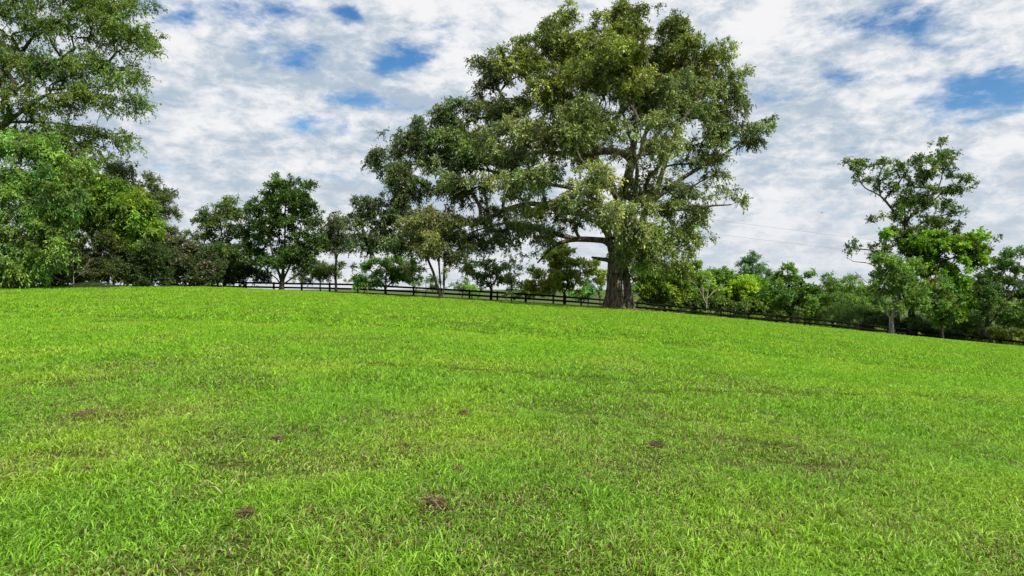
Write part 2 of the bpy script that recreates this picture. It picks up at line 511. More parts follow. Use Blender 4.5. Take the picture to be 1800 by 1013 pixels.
DENS = 2.35
LEAF = 1.18
def tree(name, label, cat, D, base, blobs, limbs=(), trunk_r=.15, dens=5.0, K=6, NL=8, twig=.5, leaf=(.17, .08),
         droop=.35, col=(.05, .1, .02), var=.3, yel=.25, clump=.18, bark=None, lmat=None, up=.15, group=None,
         seed=0, depth=1.25, trunk_top=None, twigs=True, custom_trunk=None, tip=.007, minr=0.0, extra=None, limb_r=None):
    r = np.random.default_rng(1000 + seed)
    bark = bark or M_bark; lmat = lmat or M_leaf
    bx = (base[0] - CX) / F * D
    root = np.array([bx, D, float(ground(bx, D))])
    # cluster centres
    pts = []; outs = []; ctint = []
    for b in blobs:
        px, py, rx, ry = b[:4]; dd = b[4] if len(b) > 4 else 0.0; w = b[5] if len(b) > 5 else 1.0
        d = D + dd; s = d / F
        cen = to3(px, py, d); rad = np.array([rx * s, max(rx, ry) * s * depth, ry * s])
        area = math.pi * rad[0] * rad[2]
        n = max(3, int(area * dens * w * DENS))
        ns = max(3, int(math.ceil(n / 5.5)))
        qs = norm(r.normal(0, 1, (ns, 3))) * (r.random(ns) ** 0.40)[:, None]
        pick = r.integers(0, ns, n)
        sc = cen + qs * rad * .92
        spread_ = np.minimum(twig * 1.15, rad * .6)
        pp = sc[pick] + norm(r.normal(0, 1, (n, 3))) * (r.random(n) ** .5)[:, None] * spread_ * np.array([1.25, 1.25, .8])
        q = qs[pick]
        pts.append(pp); outs.append(norm(q * .6 + norm(pp - sc[pick] + 1e-6) * .5 + norm(pp - root) * .3 + 1e-6))
        tint = np.array(b[6] if len(b) > 6 else (1., 1., 1.))
        sb = np.clip(r.normal(1, clump * 1.15, ns), .5, 1.7)[pick]
        sy = r.normal(0, .22, ns)[pick][:, None] * yel * 2 * np.array([.75, .3, -.35]) + 1
        ctint.append(tint * sb[:, None] * sy)
    pts = np.concatenate(pts); outs = np.concatenate(outs); ctint = np.concatenate(ctint)
    gz = ground(pts[:, 0], pts[:, 1])
    ok = pts[:, 2] > gz + .12
    pts = pts[ok]; outs = outs[ok]; ctint = ctint[ok]
    # skeleton
    node = [root]; par = [-1]
    def addpoly(pl, start=None):
        pl = [np.asarray(q, float) for q in pl]
        if len(pl) > 2:                          # round the corners of a limb
            E = [2 * pl[0] - pl[1]] + pl + [2 * pl[-1] - pl[-2]]; out_ = []
            for i in range(1, len(E) - 2):
                for t in (0, .34, .67):
                    out_.append(.5 * (2 * E[i] + (E[i + 1] - E[i - 1]) * t + (2 * E[i - 1] - 5 * E[i] + 4 * E[i + 1] - E[i + 2]) * t * t + (3 * E[i] - E[i - 1] - 3 * E[i + 1] + E[i + 2]) * t ** 3))
            pl = out_ + [pl[-1]]
        if start is None:
            a = np.array(node); st = int(np.argmin(np.linalg.norm(a - pl[0], axis=1)))
        else: st = start
        cur = st
        for q in pl:
            q = np.asarray(q, float); p = node[cur]; L = np.linalg.norm(q - p)
            if L < .02: continue
            k = max(1, int(L / .6))
            for j in range(1, k + 1):
                t = j / k; x = p + (q - p) * t
                if j < k: x = x + r.normal(0, .03 * min(1, L), 3)
                node.append(x); par.append(cur); cur = len(node) - 1
        return cur
    if trunk_top is None:
        cz = pts[:, 2].mean(); trunk_top = [(base[0] + (np.mean([b[0] for b in blobs]) - base[0]) * .6, CY - cz / D * F, 0)]
    addpoly([to3(a[0], a[1], D + (a[2] if len(a) > 2 else 0)) for a in trunk_top], 0)
    lmin = {}
    for li, L in enumerate(limbs):
        n0 = len(node)
        addpoly([to3(a[0], a[1], D + (a[2] if len(a) > 2 else 0)) for a in L])
        if limb_r and li < len(limb_r):
            ra, rb = limb_r[li]
            for q in range(n0, len(node)): lmin[q] = ra + (rb - ra) * (q - n0) / max(1, len(node) - 1 - n0)
    nseed = len(node)
    order = np.argsort(np.linalg.norm(pts - node[min(nseed - 1, 2)], axis=1) + r.normal(0, .15, len(pts)))
    cap = nseed + len(pts) * 6 + 10
    A = np.zeros((cap, 3)); A[:nseed] = node; n = nseed
    DIR = np.zeros((cap, 3)); DIR[:, 2] = .3
    for i in range(1, nseed): DIR[i] = norm(A[i] - A[par[i]])
    lowlim = root[2] + 0.18 * (pts[:, 2].max() - root[2])
    tips = np.zeros(len(pts), int)
    for i in order:
        p = pts[i]
        d = p - A[:n]; L = np.linalg.norm(d, axis=1)
        cosv = (d * DIR[:n]).sum(1) / np.maximum(L, 1e-6)
        cost = L * (1.5 - .6 * cosv)
        cost[:n][A[:n, 2] < min(lowlim, p[2] - .1)] += 1.2
        k = int(np.argmin(cost)); L0 = L[k]
        s = max(1, min(6, int(L0 / .45)))
        q0 = A[k]; d0 = DIR[k]; cur = k
        ctrl = q0 + d0 * L0 * .35 + np.array([0, 0, .05 * L0])
        for j in range(1, s + 1):
            t = j / s
            x = (1 - t) ** 2 * q0 + 2 * t * (1 - t) * ctrl + t * t * p
            if j < s: x = x + r.normal(0, .025, 3)
            if n >= cap: break
            A[n] = x; par.append(cur); DIR[n] = norm(x - A[cur]); cur = n; n += 1
        tips[i] = cur
    par = np.array(par); A = A[:n]; DIR = DIR[:n]
    cnt = np.zeros(n); cnt[tips] = 1
    for i in range(n - 1, 0, -1): cnt[par[i]] += cnt[i]
    cnt = np.maximum(cnt, .6)
    gam = math.log(max(trunk_r / tip, 2)) / math.log(max(cnt[0], 3))
    rad = tip * cnt ** gam
    isseed = np.arange(n) < nseed
    if minr: rad[isseed] = np.maximum(rad[isseed], minr)
    for q, v_ in lmin.items(): rad[q] = max(rad[q] * .8, v_)
    # flare at the root
    hgt = A[:, 2] - root[2]
    rad = np.where(isseed, rad * (1 + .35 * np.exp(-np.maximum(hgt, 0) / .35)), rad)
    ch = np.arange(1, n); pa = par[1:]
    p0 = A[pa]; p1 = A[ch]; r1 = rad[ch]; r0 = np.minimum(rad[pa], r1 * 1.5)
    cont = isseed[ch] & isseed[pa]; r0 = np.where(cont, np.minimum(rad[pa], r1 * 1.8), r0)
    d1 = norm(p1 - p0); d0 = np.where((pa > 0)[:, None], norm(DIR[pa] + d1 * .3), d1)
    B = Buf()
    big = r1 > .045
    if custom_trunk is not None:
        keep = ~(isseed[ch] & (p1[:, 2] < custom_trunk['skip_z']) & (np.abs(p1[:, 0] - root[0]) < 1.6))
    else: keep = np.ones(len(ch), bool)
    for sel, kk in ((big & keep, 8), (~big & keep, 4)):
        if sel.any():
            v, f = tubes(p0[sel], p1[sel], r0[sel], r1[sel], d0[sel], d1[sel], kk)
            B.add(v, f)
    fv, ff, fc, t0, t1 = foliage(r, pts, outs, up, K, NL, twig, leaf[0] * LEAF, leaf[1] * LEAF, droop, np.array(col) * np.array([1.92, 1.76, 1.42]), var, yel, clump * .6, ctint)
    if twigs:
        tr_ = np.full(len(t0), tip * .8)
        dd_ = norm(t1 - t0)
        v, f = tubes(t0, t1, tr_, tr_ * .4, dd_, dd_, 3)
        B.add(v, f)
    if custom_trunk is not None: custom_trunk['fn'](B, root)
    T = empty(name, root, label, cat, group)
    v, f, _ = B.arrays()
    mesh_obj('trunk', v - root, f, bark, parent=T, smooth=True)
    mesh_obj('crown', fv - root, ff, lmat, fc, parent=T)
    if extra: extra(T, root, pts, r)
    return T

# ---- the big oak
OAK_D = 47.0
def oak_trunk(B, root):
    def stem(cx, cy, rbase, rtop, zt, flare, seed, lean):
        r = np.random.default_rng(seed)
        nz, na = 46, 96
        zs = np.linspace(-.25, zt, nz); a = np.arange(na) / na * 2 * np.pi
        ph = r.uniform(0, 6.28, 8)
        V = []
        for z in zs:
            t = max(z, 0) / zt
            rr = rbase + (rtop - rbase) * t ** .8
            fl = flare * math.exp(-max(z, 0) / .55)
            lob = 1 + (0.10 + .22 * math.exp(-max(z, 0) / .6)) * (np.sin(5 * a + ph[0]) * .6 + np.sin(3 * a + ph[1]) * .6)
            ridge = .040 * np.abs(np.sin(13 * a + 1.2 * np.sin(z * 2.1 + ph[2]) + ph[3])) + .018 * np.sin(31 * a + 3 * np.sin(z * 3 + ph[4]))
            q = rr * lob + fl * (1 + .5 * np.sin(5 * a + ph[0])) + ridge + r.normal(0, .006, na)
            V.append(np.stack([cx + lean[0] * z + q * np.cos(a), cy + lean[1] * z + q * np.sin(a) * .9, np.full(na, z)], 1))
        V = np.concatenate(V) + root
        i, j = np.meshgrid(np.arange(nz - 1), np.arange(na), indexing='ij')
        p = (i * na + j).ravel(); q = (i * na + (j + 1) % na).ravel()
        B.add(V, np.stack([p, q, q + na, p + na], 1))
    stem(-.27, .0, .50, .45, 3.5, .22, 5, (.03, 0))
    stem(.70, -.16, .23, .18, 3.3, .12, 6, (-.09, 0.03))
def oak_extra(T, root, pts, r):
    # broken dead stub on the left of the trunk
    P = [to3(1080, 462, OAK_D), to3(1066, 457, OAK_D - .3), to3(1052, 455, OAK_D - .4), to3(1040, 452.5, OAK_D - .5)]
    rr = [.20, .15, .12, .07]
    B = Buf()
    for i in range(3):
        d = norm(P[i + 1] - P[i])[None]
        v, f = tubes(P[i][None], P[i + 1][None], np.array([rr[i]]), np.array([rr[i + 1]]), d, d, 9)
        B.add(v, f)
    v, f, _ = B.arrays()
    o = mesh_obj('broken_branch', v - root, f, M_bark_oak, parent=T, smooth=True)
    o['label'] = 'short broken dead branch sticking out left of the trunk'
TY = (1.15, 1.12, .62); PL = (1.5, 1.38, 1.6); DK = (.62, .70, .78); YG = (1.25, 1.35, .65)  # sunlit front (PL) and shaded left side (DK) put into the leaf colour
oak_blobs = [
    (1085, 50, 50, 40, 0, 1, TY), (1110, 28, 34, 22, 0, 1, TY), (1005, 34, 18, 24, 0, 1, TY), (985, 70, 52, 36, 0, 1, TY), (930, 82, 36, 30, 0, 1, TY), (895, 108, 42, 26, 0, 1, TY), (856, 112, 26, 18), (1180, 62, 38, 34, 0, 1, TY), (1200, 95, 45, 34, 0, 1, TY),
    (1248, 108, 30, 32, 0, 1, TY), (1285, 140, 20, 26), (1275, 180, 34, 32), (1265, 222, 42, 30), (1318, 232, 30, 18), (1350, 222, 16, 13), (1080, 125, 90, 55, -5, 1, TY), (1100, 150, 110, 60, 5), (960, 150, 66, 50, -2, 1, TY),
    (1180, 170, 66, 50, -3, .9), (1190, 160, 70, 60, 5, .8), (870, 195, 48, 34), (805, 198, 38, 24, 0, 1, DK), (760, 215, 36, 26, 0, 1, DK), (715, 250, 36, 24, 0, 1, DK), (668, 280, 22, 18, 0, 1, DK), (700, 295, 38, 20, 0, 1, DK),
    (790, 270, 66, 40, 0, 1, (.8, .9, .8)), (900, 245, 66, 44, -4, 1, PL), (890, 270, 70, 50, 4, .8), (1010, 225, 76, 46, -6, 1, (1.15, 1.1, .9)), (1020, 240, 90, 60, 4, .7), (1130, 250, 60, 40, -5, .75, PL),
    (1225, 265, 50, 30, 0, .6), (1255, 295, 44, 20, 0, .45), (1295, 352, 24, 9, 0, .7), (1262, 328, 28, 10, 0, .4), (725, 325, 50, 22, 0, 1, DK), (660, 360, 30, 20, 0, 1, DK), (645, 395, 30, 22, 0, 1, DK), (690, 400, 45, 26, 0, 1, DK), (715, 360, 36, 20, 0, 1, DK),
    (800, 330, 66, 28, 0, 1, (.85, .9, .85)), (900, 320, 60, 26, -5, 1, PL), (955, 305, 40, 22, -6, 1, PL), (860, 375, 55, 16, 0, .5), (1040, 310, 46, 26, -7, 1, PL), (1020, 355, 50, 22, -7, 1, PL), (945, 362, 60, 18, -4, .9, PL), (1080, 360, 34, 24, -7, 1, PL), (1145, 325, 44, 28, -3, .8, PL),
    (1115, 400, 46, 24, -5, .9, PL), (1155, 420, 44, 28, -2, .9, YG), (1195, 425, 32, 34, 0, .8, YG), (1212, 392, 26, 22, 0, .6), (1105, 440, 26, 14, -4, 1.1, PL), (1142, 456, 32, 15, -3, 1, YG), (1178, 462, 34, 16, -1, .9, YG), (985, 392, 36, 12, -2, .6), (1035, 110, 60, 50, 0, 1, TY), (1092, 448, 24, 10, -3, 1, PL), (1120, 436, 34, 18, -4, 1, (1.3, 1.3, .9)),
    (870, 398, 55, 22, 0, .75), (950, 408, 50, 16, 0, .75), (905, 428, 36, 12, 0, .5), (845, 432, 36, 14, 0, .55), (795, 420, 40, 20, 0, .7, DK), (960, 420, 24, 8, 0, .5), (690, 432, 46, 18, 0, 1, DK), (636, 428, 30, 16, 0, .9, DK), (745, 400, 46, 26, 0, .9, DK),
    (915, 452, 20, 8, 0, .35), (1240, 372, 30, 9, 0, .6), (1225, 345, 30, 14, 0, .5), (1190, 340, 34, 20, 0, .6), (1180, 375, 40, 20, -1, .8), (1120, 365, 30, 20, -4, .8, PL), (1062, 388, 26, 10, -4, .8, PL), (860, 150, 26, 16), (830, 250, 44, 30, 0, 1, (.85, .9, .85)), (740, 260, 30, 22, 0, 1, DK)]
oak_limbs = [
    [(1083, 440), (1066, 425), (1050, 422), (1015, 421), (985, 427), (968, 438), (945, 462, -1)],
    [(1015, 421), (950, 405), (890, 392), (830, 408)],
    [(1076, 430), (1062, 400), (1030, 378), (990, 372), (935, 358), (880, 372), (850, 388), (760, 400), (700, 400)],
    [(1062, 400), (1040, 350), (1000, 330), (930, 320), (860, 300), (780, 290), (720, 290)],
    [(1085, 430), (1092, 360), (1108, 290), (1120, 220), (1140, 140), (1130, 70)],
    [(1092, 360), (1060, 300), (1030, 270), (1000, 210), (975, 130), (960, 80)],
    [(1030, 270), (960, 235), (900, 190), (870, 150)],
    [(1000, 210), (1040, 140), (1075, 60)],
    [(1095, 420), (1128, 388), (1150, 352), (1205, 310), (1262, 278), (1320, 240)],
    [(1140, 368), (1190, 370), (1240, 363), (1285, 360)],
    [(1150, 352), (1165, 300), (1190, 230), (1230, 170), (1255, 130)],
    [(1108, 290), (1160, 230), (1185, 150), (1195, 90)],
    [(1100, 400, -2), (1080, 340, -5), (1020, 280, -7), (1010, 230, -7)],
    [(1100, 400, 2), (1120, 300, 6), (1090, 180, 7)],
    [(1110, 400, -1), (1150, 430, -2), (1190, 435, -1)]]
tree('oak_tree', 'huge spreading oak with massive fluted trunk standing alone at the crest of the lawn', 'tree', OAK_D, (1087, 541), oak_blobs,
     oak_limbs, trunk_r=.62, dens=4.6, K=8, NL=11, twig=.62, limb_r=[(.27, .06), (.14, .05), (.28, .06), (.16, .05), (.38, .08), (.20, .06), (.12, .05), (.12, .05), (.28, .05), (.10, .05), (.18, .07), (.16, .06), (.2, .06), (.24, .08), (.14, .05)], leaf=(.175, .072), droop=.38, col=(.086, .120, .048), var=.42, yel=.25, clump=.27,
     bark=M_bark_oak, lmat=M_leaf_sheen, seed=1, depth=1.05, trunk_top=[(1086, 500), (1085, 440)], tip=.010,
     custom_trunk={'skip_z': (CY - 478) / F * OAK_D, 'fn': oak_trunk}, extra=oak_extra)

# ---- trees on the left
tree('walnut_tree', 'tall open tree with feathery drooping leaflets reaching in at the top left corner', 'tree', 45, (-70, 500),
     [(40, 30, 85, 40), (150, 30, 75, 38), (215, 55, 50, 32), (252, 78, 28, 26), (60, 110, 80, 40), (150, 118, 60, 34), (205, 130, 42, 26), (225, 180, 26, 18),
      (165, 185, 60, 28), (60, 190, 70, 32), (115, 235, 55, 26), (190, 240, 40, 18), (25, 245, 45, 26), (-80, 100, 80, 80), (-110, 240, 70, 80), (100, -30, 130, 36), (210, 0, 45, 24), (140, 265, 50, 18)],
     [[(-50, 280), (0, 225), (40, 195), (75, 170), (120, 162), (190, 150)], [(-50, 250), (-10, 160), (40, 90), (90, 20)], [(0, 170), (45, 148), (110, 100), (170, 60)],
      [(20, 215), (80, 215), (150, 225)]],
     trunk_r=.34, dens=3.1, K=6, NL=12, twig=.80, leaf=(.19, .066), droop=.42, col=(.075, .125, .028), var=.3, yel=.35, clump=.22, bark=M_bark, seed=2, depth=.9,
     trunk_top=[(-60, 380), (-50, 280)], tip=.009)
tree('walnut_tree', 'leafy blue-green young tree drooping down to the lawn at the left edge', 'tree', 39, (20, 500),
     [(20, 262, 40, 30), (70, 268, 40, 30), (110, 300, 32, 30), (20, 320, 60, 42), (80, 345, 55, 42), (20, 400, 60, 42), (85, 405, 36, 34), (20, 455, 55, 30), (-60, 330, 60, 90), (-50, 440, 50, 50), (60, 440, 45, 26), (90, 285, 20, 34), (20, 482, 50, 16), (100, 440, 24, 20)],
     [[(25, 400), (60, 340), (90, 300)]], trunk_r=.16, dens=5.2, K=7, NL=11, twig=.60, leaf=(.18, .066), droop=.5, col=(.105, .190, .052), var=.3, yel=.35, clump=.3, seed=3, depth=.9)
tree('hickory_tree', 'bright yellow-green bushy tree filling the gap above the dark undergrowth on the left', 'tree', 46, (170, 501),
     [(130, 325, 45, 36), (180, 345, 50, 36), (225, 370, 44, 36), (250, 395, 30, 28), (150, 385, 60, 34), (205, 415, 50, 24), (120, 360, 50, 40, 1), (230, 430, 30, 16), (110, 300, 30, 24), (262, 400, 18, 14), (205, 335, 34, 22)],
     [[(165, 430), (150, 370), (130, 330)], [(165, 430), (210, 390), (240, 380)]], trunk_r=.17, dens=7.5, K=7, NL=10, twig=.52, leaf=(.19, .07), droop=.45,
     col=(.092, .165, .028), var=.3, yel=.35, clump=.25, seed=4, depth=.9)
tree('ash_tree', 'thin dark tree with sparse crown rising behind the bright bushy tree', 'tree', 52, (245, 502),
     [(190, 290, 28, 18), (215, 312, 34, 26), (252, 328, 28, 22), (285, 350, 20, 18), (295, 368, 15, 30), (262, 370, 36, 34), (240, 395, 40, 34), (285, 405, 20, 20)],
     [[(245, 420), (265, 370), (292, 350)], [(245, 420), (220, 350), (200, 300)]], trunk_r=.13, dens=6, K=6, NL=8, twig=.5, leaf=(.15, .06), droop=.15,
     col=(.055, .085, .032), seed=5, yel=.2, up=.5)

# ---- dark undergrowth at the left edge of the lawn
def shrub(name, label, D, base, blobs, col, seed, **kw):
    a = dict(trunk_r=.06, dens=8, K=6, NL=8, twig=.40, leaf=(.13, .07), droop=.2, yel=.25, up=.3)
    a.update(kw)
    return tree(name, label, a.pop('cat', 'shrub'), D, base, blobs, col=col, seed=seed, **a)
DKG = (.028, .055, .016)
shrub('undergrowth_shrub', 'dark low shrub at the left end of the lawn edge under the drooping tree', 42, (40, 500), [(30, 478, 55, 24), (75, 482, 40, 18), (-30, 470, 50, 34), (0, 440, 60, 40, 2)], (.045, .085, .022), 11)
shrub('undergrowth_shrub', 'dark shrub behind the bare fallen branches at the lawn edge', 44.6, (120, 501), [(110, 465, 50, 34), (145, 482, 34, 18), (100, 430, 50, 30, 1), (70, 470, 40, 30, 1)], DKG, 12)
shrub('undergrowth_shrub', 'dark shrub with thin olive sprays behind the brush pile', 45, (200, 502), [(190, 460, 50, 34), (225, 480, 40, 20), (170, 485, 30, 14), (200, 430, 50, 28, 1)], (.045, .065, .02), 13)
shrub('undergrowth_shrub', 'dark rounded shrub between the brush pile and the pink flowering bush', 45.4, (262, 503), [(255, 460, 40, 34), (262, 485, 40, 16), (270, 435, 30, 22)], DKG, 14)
def pink(T, root, pts, r):
    sel = pts[(r.random(len(pts)) < .45) & (pts[:, 1] < root[1] + .8)]
    n = len(sel) * 7
    p = np.repeat(sel, 7, 0) + r.normal(0, .13, (n, 3)) + np.array([0, -.18, .05])
    d = norm(r.normal(0, 1, (n, 3))); s = norm(np.cross(d, r.normal(0, 1, (n, 3)))); L = r.uniform(.04, .085, (n, 1))
    v = np.stack([p - d * L, p + s * L, p + d * L, p - s * L], 1).reshape(-1, 3)
    f = (np.array([[0, 1, 2], [0, 2, 3]])[None] + (np.arange(n) * 4)[:, None, None]).reshape(-1, 3)
    c = np.array([.30, .20, .19]) * r.uniform(.55, 1.25, (n, 1))
    o = mesh_obj('blossoms', v - root, f, M_leaf, np.repeat(c, 4, 0), parent=T)
    o['label'] = 'small faded pink blossoms dotted over the bush'
shrub('flowering_shrub', 'broad dark bush dotted with faded pink blossoms at the lawn edge', 49, (325, 504),
      [(315, 438, 30, 16), (345, 448, 30, 16), (290, 455, 26, 22), (322, 462, 48, 18), (360, 472, 32, 20), (300, 485, 36, 14), (335, 488, 50, 13), (372, 490, 22, 10), (300, 420, 20, 10)], (.040, .066, .026), 15, extra=pink, dens=9)
tree('locust_tree', 'small tree with three ragged upright tops left of the tall dark bushy tree', 'tree', 57, (395, 506),
     [(355, 392, 20, 22), (345, 410, 18, 14), (382, 372, 20, 20), (412, 365, 18, 20), (425, 385, 16, 16), (395, 400, 42, 28), (385, 435, 48, 28), (410, 455, 36, 24), (370, 460, 30, 24)],
     [[(395, 450), (360, 400)], [(395, 450), (385, 375)], [(395, 450), (412, 360)]], trunk_r=.13, dens=4.4, K=6, NL=7, twig=.46, leaf=(.16, .085), droop=.15, col=(.056, .098, .024), seed=16, up=.5, yel=.35)
tree('maple_tree', 'tall dense dark green tree with a domed top and many pale stems at its foot', 'tree', 54, (495, 508),
     [(500, 328, 36, 18), (528, 342, 26, 24), (483, 320, 7, 12), (475, 350, 30, 24), (455, 375, 26, 24), (505, 365, 46, 28), (545, 385, 24, 28), (500, 405, 58, 30), (450, 415, 30, 24),
      (550, 420, 22, 24), (500, 440, 50, 22), (470, 460, 44, 22), (530, 455, 44, 22), (440, 445, 30, 22)],
     [[(496, 495), (480, 450), (470, 400)], [(496, 495), (500, 440), (502, 360)], [(496, 495), (515, 455), (530, 400)], [(494, 500), (465, 470)], [(498, 500), (540, 470)]],
     trunk_r=.18, dens=4.6, K=6, NL=8, twig=.45, leaf=(.16, .10), droop=.15, col=(.040, .082, .018), seed=17, up=.35, yel=.3, clump=.25, bark=M_bark, minr=.05, trunk_top=[(495, 504)])
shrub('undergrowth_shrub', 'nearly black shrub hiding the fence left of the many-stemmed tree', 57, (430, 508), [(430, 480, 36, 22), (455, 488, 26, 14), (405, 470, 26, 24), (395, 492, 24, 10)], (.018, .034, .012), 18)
shrub('undergrowth_shrub', 'yellow-green bush beyond the fence seen under the small three-topped tree', 66, (412, 508), [(412, 478, 14, 12), (405, 488, 14, 8)], (.12, .22, .03), 19)
shrub('undergrowth_shrub', 'olive bush over the fence right of the many-stemmed tree', 61, (565, 512), [(558, 468, 30, 18), (575, 480, 24, 14), (545, 485, 28, 12)], (.060, .085, .026), 20)
tree('elm_tree', 'slim grey-green tree with a straight dark stem beside the low left boughs of the oak', 'tree', 56, (591, 514),
     [(600, 388, 24, 16), (590, 408, 36, 18), (575, 425, 26, 14), (610, 425, 28, 14), (590, 440, 30, 10, 0, .8), (600, 470, 24, 12, 0, .35)],
     [], trunk_r=.10, dens=6.5, K=6, NL=8, twig=.45, leaf=(.15, .07), droop=.35, col=(.060, .080, .038), seed=21, trunk_top=[(590, 470), (594, 420), (598, 395)], bark=M_bark_dark, yel=.15)
tree('dogwood_shrub', 'fresh green vase-shaped shrub growing at the fence under the oak\'s left side', 'shrub', 57.5, (678, 516),
     [(665, 470, 30, 14), (700, 465, 30, 16), (715, 485, 28, 14), (655, 490, 32, 12), (685, 490, 34, 14), (640, 500, 20, 8), (690, 452, 16, 10)],
     [[(677, 505), (655, 480)], [(678, 505), (680, 460)], [(680, 505), (705, 475)]], trunk_r=.10, dens=6.5, K=6, NL=7, twig=.40, leaf=(.16, .09), droop=.1, col=(.062, .135, .026), seed=22, bark=M_bark_dark, up=.3, yel=.4, minr=.035)
tree('young_oak_tree', 'small tree with pale olive crown and three slim dark stems in front of the fence', 'tree', 44.5, (775, 522),
     [(765, 382, 42, 16), (740, 398, 34, 22), (790, 400, 38, 20), (765, 420, 52, 20), (735, 440, 30, 16, 0, .7), (800, 440, 32, 18, 0, .6), (765, 450, 40, 16, 0, .55), (740, 472, 26, 10, 0, .5), (800, 480, 20, 10, 0, .4)],
     [[(770, 510), (762, 480), (752, 455), (745, 420)], [(775, 510), (772, 470), (770, 420)], [(780, 515), (781, 470), (784, 420)]],
     trunk_r=.11, dens=7.0, K=6, NL=8, twig=.45, leaf=(.17, .075), droop=.45, col=(.098, .118, .050), seed=23, bark=M_bark_dark, lmat=M_leaf_sheen, trunk_top=[(774, 515)], minr=.06, yel=.2)
tree('crabapple_tree', 'low flat-topped dark green tree on the fence line between the slim-stemmed tree and the sapling', 'tree', 60, (863, 531),
     [(825, 470, 20, 7), (850, 464, 30, 7), (880, 470, 22, 8), (845, 482, 30, 9), (875, 488, 26, 10), (850, 500, 26, 6, 0, .6)],
     [[(862, 505), (840, 480)], [(864, 505), (880, 475)]], trunk_r=.12, dens=8, K=6, NL=7, twig=.34, leaf=(.15, .09), droop=.1, col=(.060, .110, .026), seed=24, bark=M_bark_dark, trunk_top=[(864, 510)], yel=.35)
tree('sapling', 'spindly half-bare sapling in front of the fence left of the broad olive tree', 'tree', 55, (899, 533),
     [(893, 455, 9, 12, 0, .5), (905, 478, 13, 12), (900, 500, 12, 12), (912, 500, 10, 8), (893, 518, 8, 8)], [[(899, 500), (905, 470)], [(899, 490), (890, 448)]], trunk_r=.05, dens=8, K=5, NL=6, twig=.3, leaf=(.14, .07),
     droop=.2, col=(.062, .100, .03), seed=25, bark=M_bark_dark, trunk_top=[(899, 500), (894, 440)])
tree('hawthorn_tree', 'broad olive-green tree behind the fence just left of the oak trunk', 'tree', 63, (992, 538),
     [(1000, 435, 14, 8), (970, 446, 24, 10), (1030, 462, 24, 10), (1060, 492, 16, 8), (935, 500, 22, 12), (985, 440, 22, 12), (985, 456, 40, 16), (960, 476, 36, 14), (1010, 474, 32, 14), (945, 490, 22, 12), (985, 492, 48, 14), (1040, 484, 22, 8), (1052, 474, 12, 6), (970, 508, 38, 10), (1020, 505, 22, 8, 0, .6)],
     [[(992, 520), (975, 480)], [(992, 515), (1010, 480)], [(995, 525), (1020, 508), (1045, 490)]], trunk_r=.15, dens=6.5, K=6, NL=7, twig=.4, leaf=(.18, .10), droop=.15, col=(.125, .165, .030), seed=26, bark=M_bark_dark, yel=.4, trunk_top=[(992, 505)], minr=.04)
FAR = 'distant young trees beyond the fence'
tree('distant_tree', 'small bright green distant tree seen left of the oak trunk above the fence', 'tree', 92, (1025, 530), [(1022, 512, 10, 12), (1012, 518, 10, 8)], [], trunk_r=.1, dens=6, K=5, NL=5, twig=.45, leaf=(.28, .2), col=(.08, .2, .05), seed=27, group=FAR)
tree('distant_tree', 'small bluish distant tree next to the oak trunk above the fence', 'tree', 94, (1034, 530), [(1034, 508, 8, 14), (1034, 520, 10, 8)], [], trunk_r=.1, dens=6, K=5, NL=5, twig=.45, leaf=(.28, .2), col=(.05, .13, .07), seed=28, group=FAR)
tree('distant_tree', 'slender bright green column of leaves hugging the left side of the oak trunk', 'tree', 66, (1054, 536), [(1054, 500, 4, 16), (1054, 515, 5, 10)], [], trunk_r=.05, dens=10, K=5, NL=5, twig=.25, leaf=(.18, .1), col=(.08, .16, .03), seed=29)
tree('distant_tree', 'pale green distant tree below the flat-topped tree seen through the fence', 'tree', 90, (826, 520), [(828, 505, 13, 9), (838, 512, 12, 6)], [], trunk_r=.1, dens=6, K=5, NL=5, twig=.45, leaf=(.28, .2), col=(.10, .22, .06), seed=30, group=FAR)

# ---- right of the oak
tree('hackberry_tree', 'mid-green tree with slanting stems close behind the oak trunk on its right', 'tree', 63, (1130, 545),
     [(1130, 480, 32, 18), (1160, 485, 36, 22), (1195, 478, 26, 18), (1130, 510, 30, 20), (1170, 512, 38, 20), (1205, 508, 26, 20), (1220, 462, 10, 8), (1215, 475, 14, 12), (1185, 528, 36, 10)],
     [[(1130, 525), (1150, 495), (1165, 475)], [(1130, 525), (1128, 480)], [(1135, 530), (1180, 500)]], trunk_r=.12, dens=7.5, K=6, NL=7, twig=.4, leaf=(.17, .11), droop=.15, col=(.115, .185, .030), seed=31, bark=M_bark_dark, yel=.4)
HEDGE = 'bushes in the hedgerow behind the fence right of the oak'
hd = [
    ('yellow-green bush nearest the oak in the hedgerow behind the fence', 65, 1225, [(1205, 505, 22, 20), (1228, 492, 26, 14), (1222, 518, 26, 16)], (.105, .180, .028)),
    ('dark bush right behind the bare white dead tree', 66, 1258, [(1262, 500, 26, 22), (1245, 520, 24, 18), (1275, 520, 26, 18), (1250, 488, 18, 10)], (.065, .120, .024)),
    ('brightest yellow bush in the middle of the hedgerow', 65, 1303, [(1302, 500, 24, 16), (1315, 515, 22, 16), (1290, 515, 20, 16)], (.125, .205, .022)),
    ('fresh green bush in front of the tall blue-green conifer', 68, 1330, [(1328, 500, 18, 13), (1342, 515, 18, 14), (1325, 525, 20, 10)], (.10, .22, .028)),
    ('dark low bush under the brightest yellow bush', 63, 1300, [(1290, 535, 34, 10), (1325, 540, 26, 9), (1262, 535, 24, 9)], (.045, .075, .018)),
    ('low dark bush close to the fence right of the oak trunk', 63, 1190, [(1195, 532, 30, 9), (1165, 532, 26, 9), (1225, 535, 20, 8)], (.04, .065, .018))]
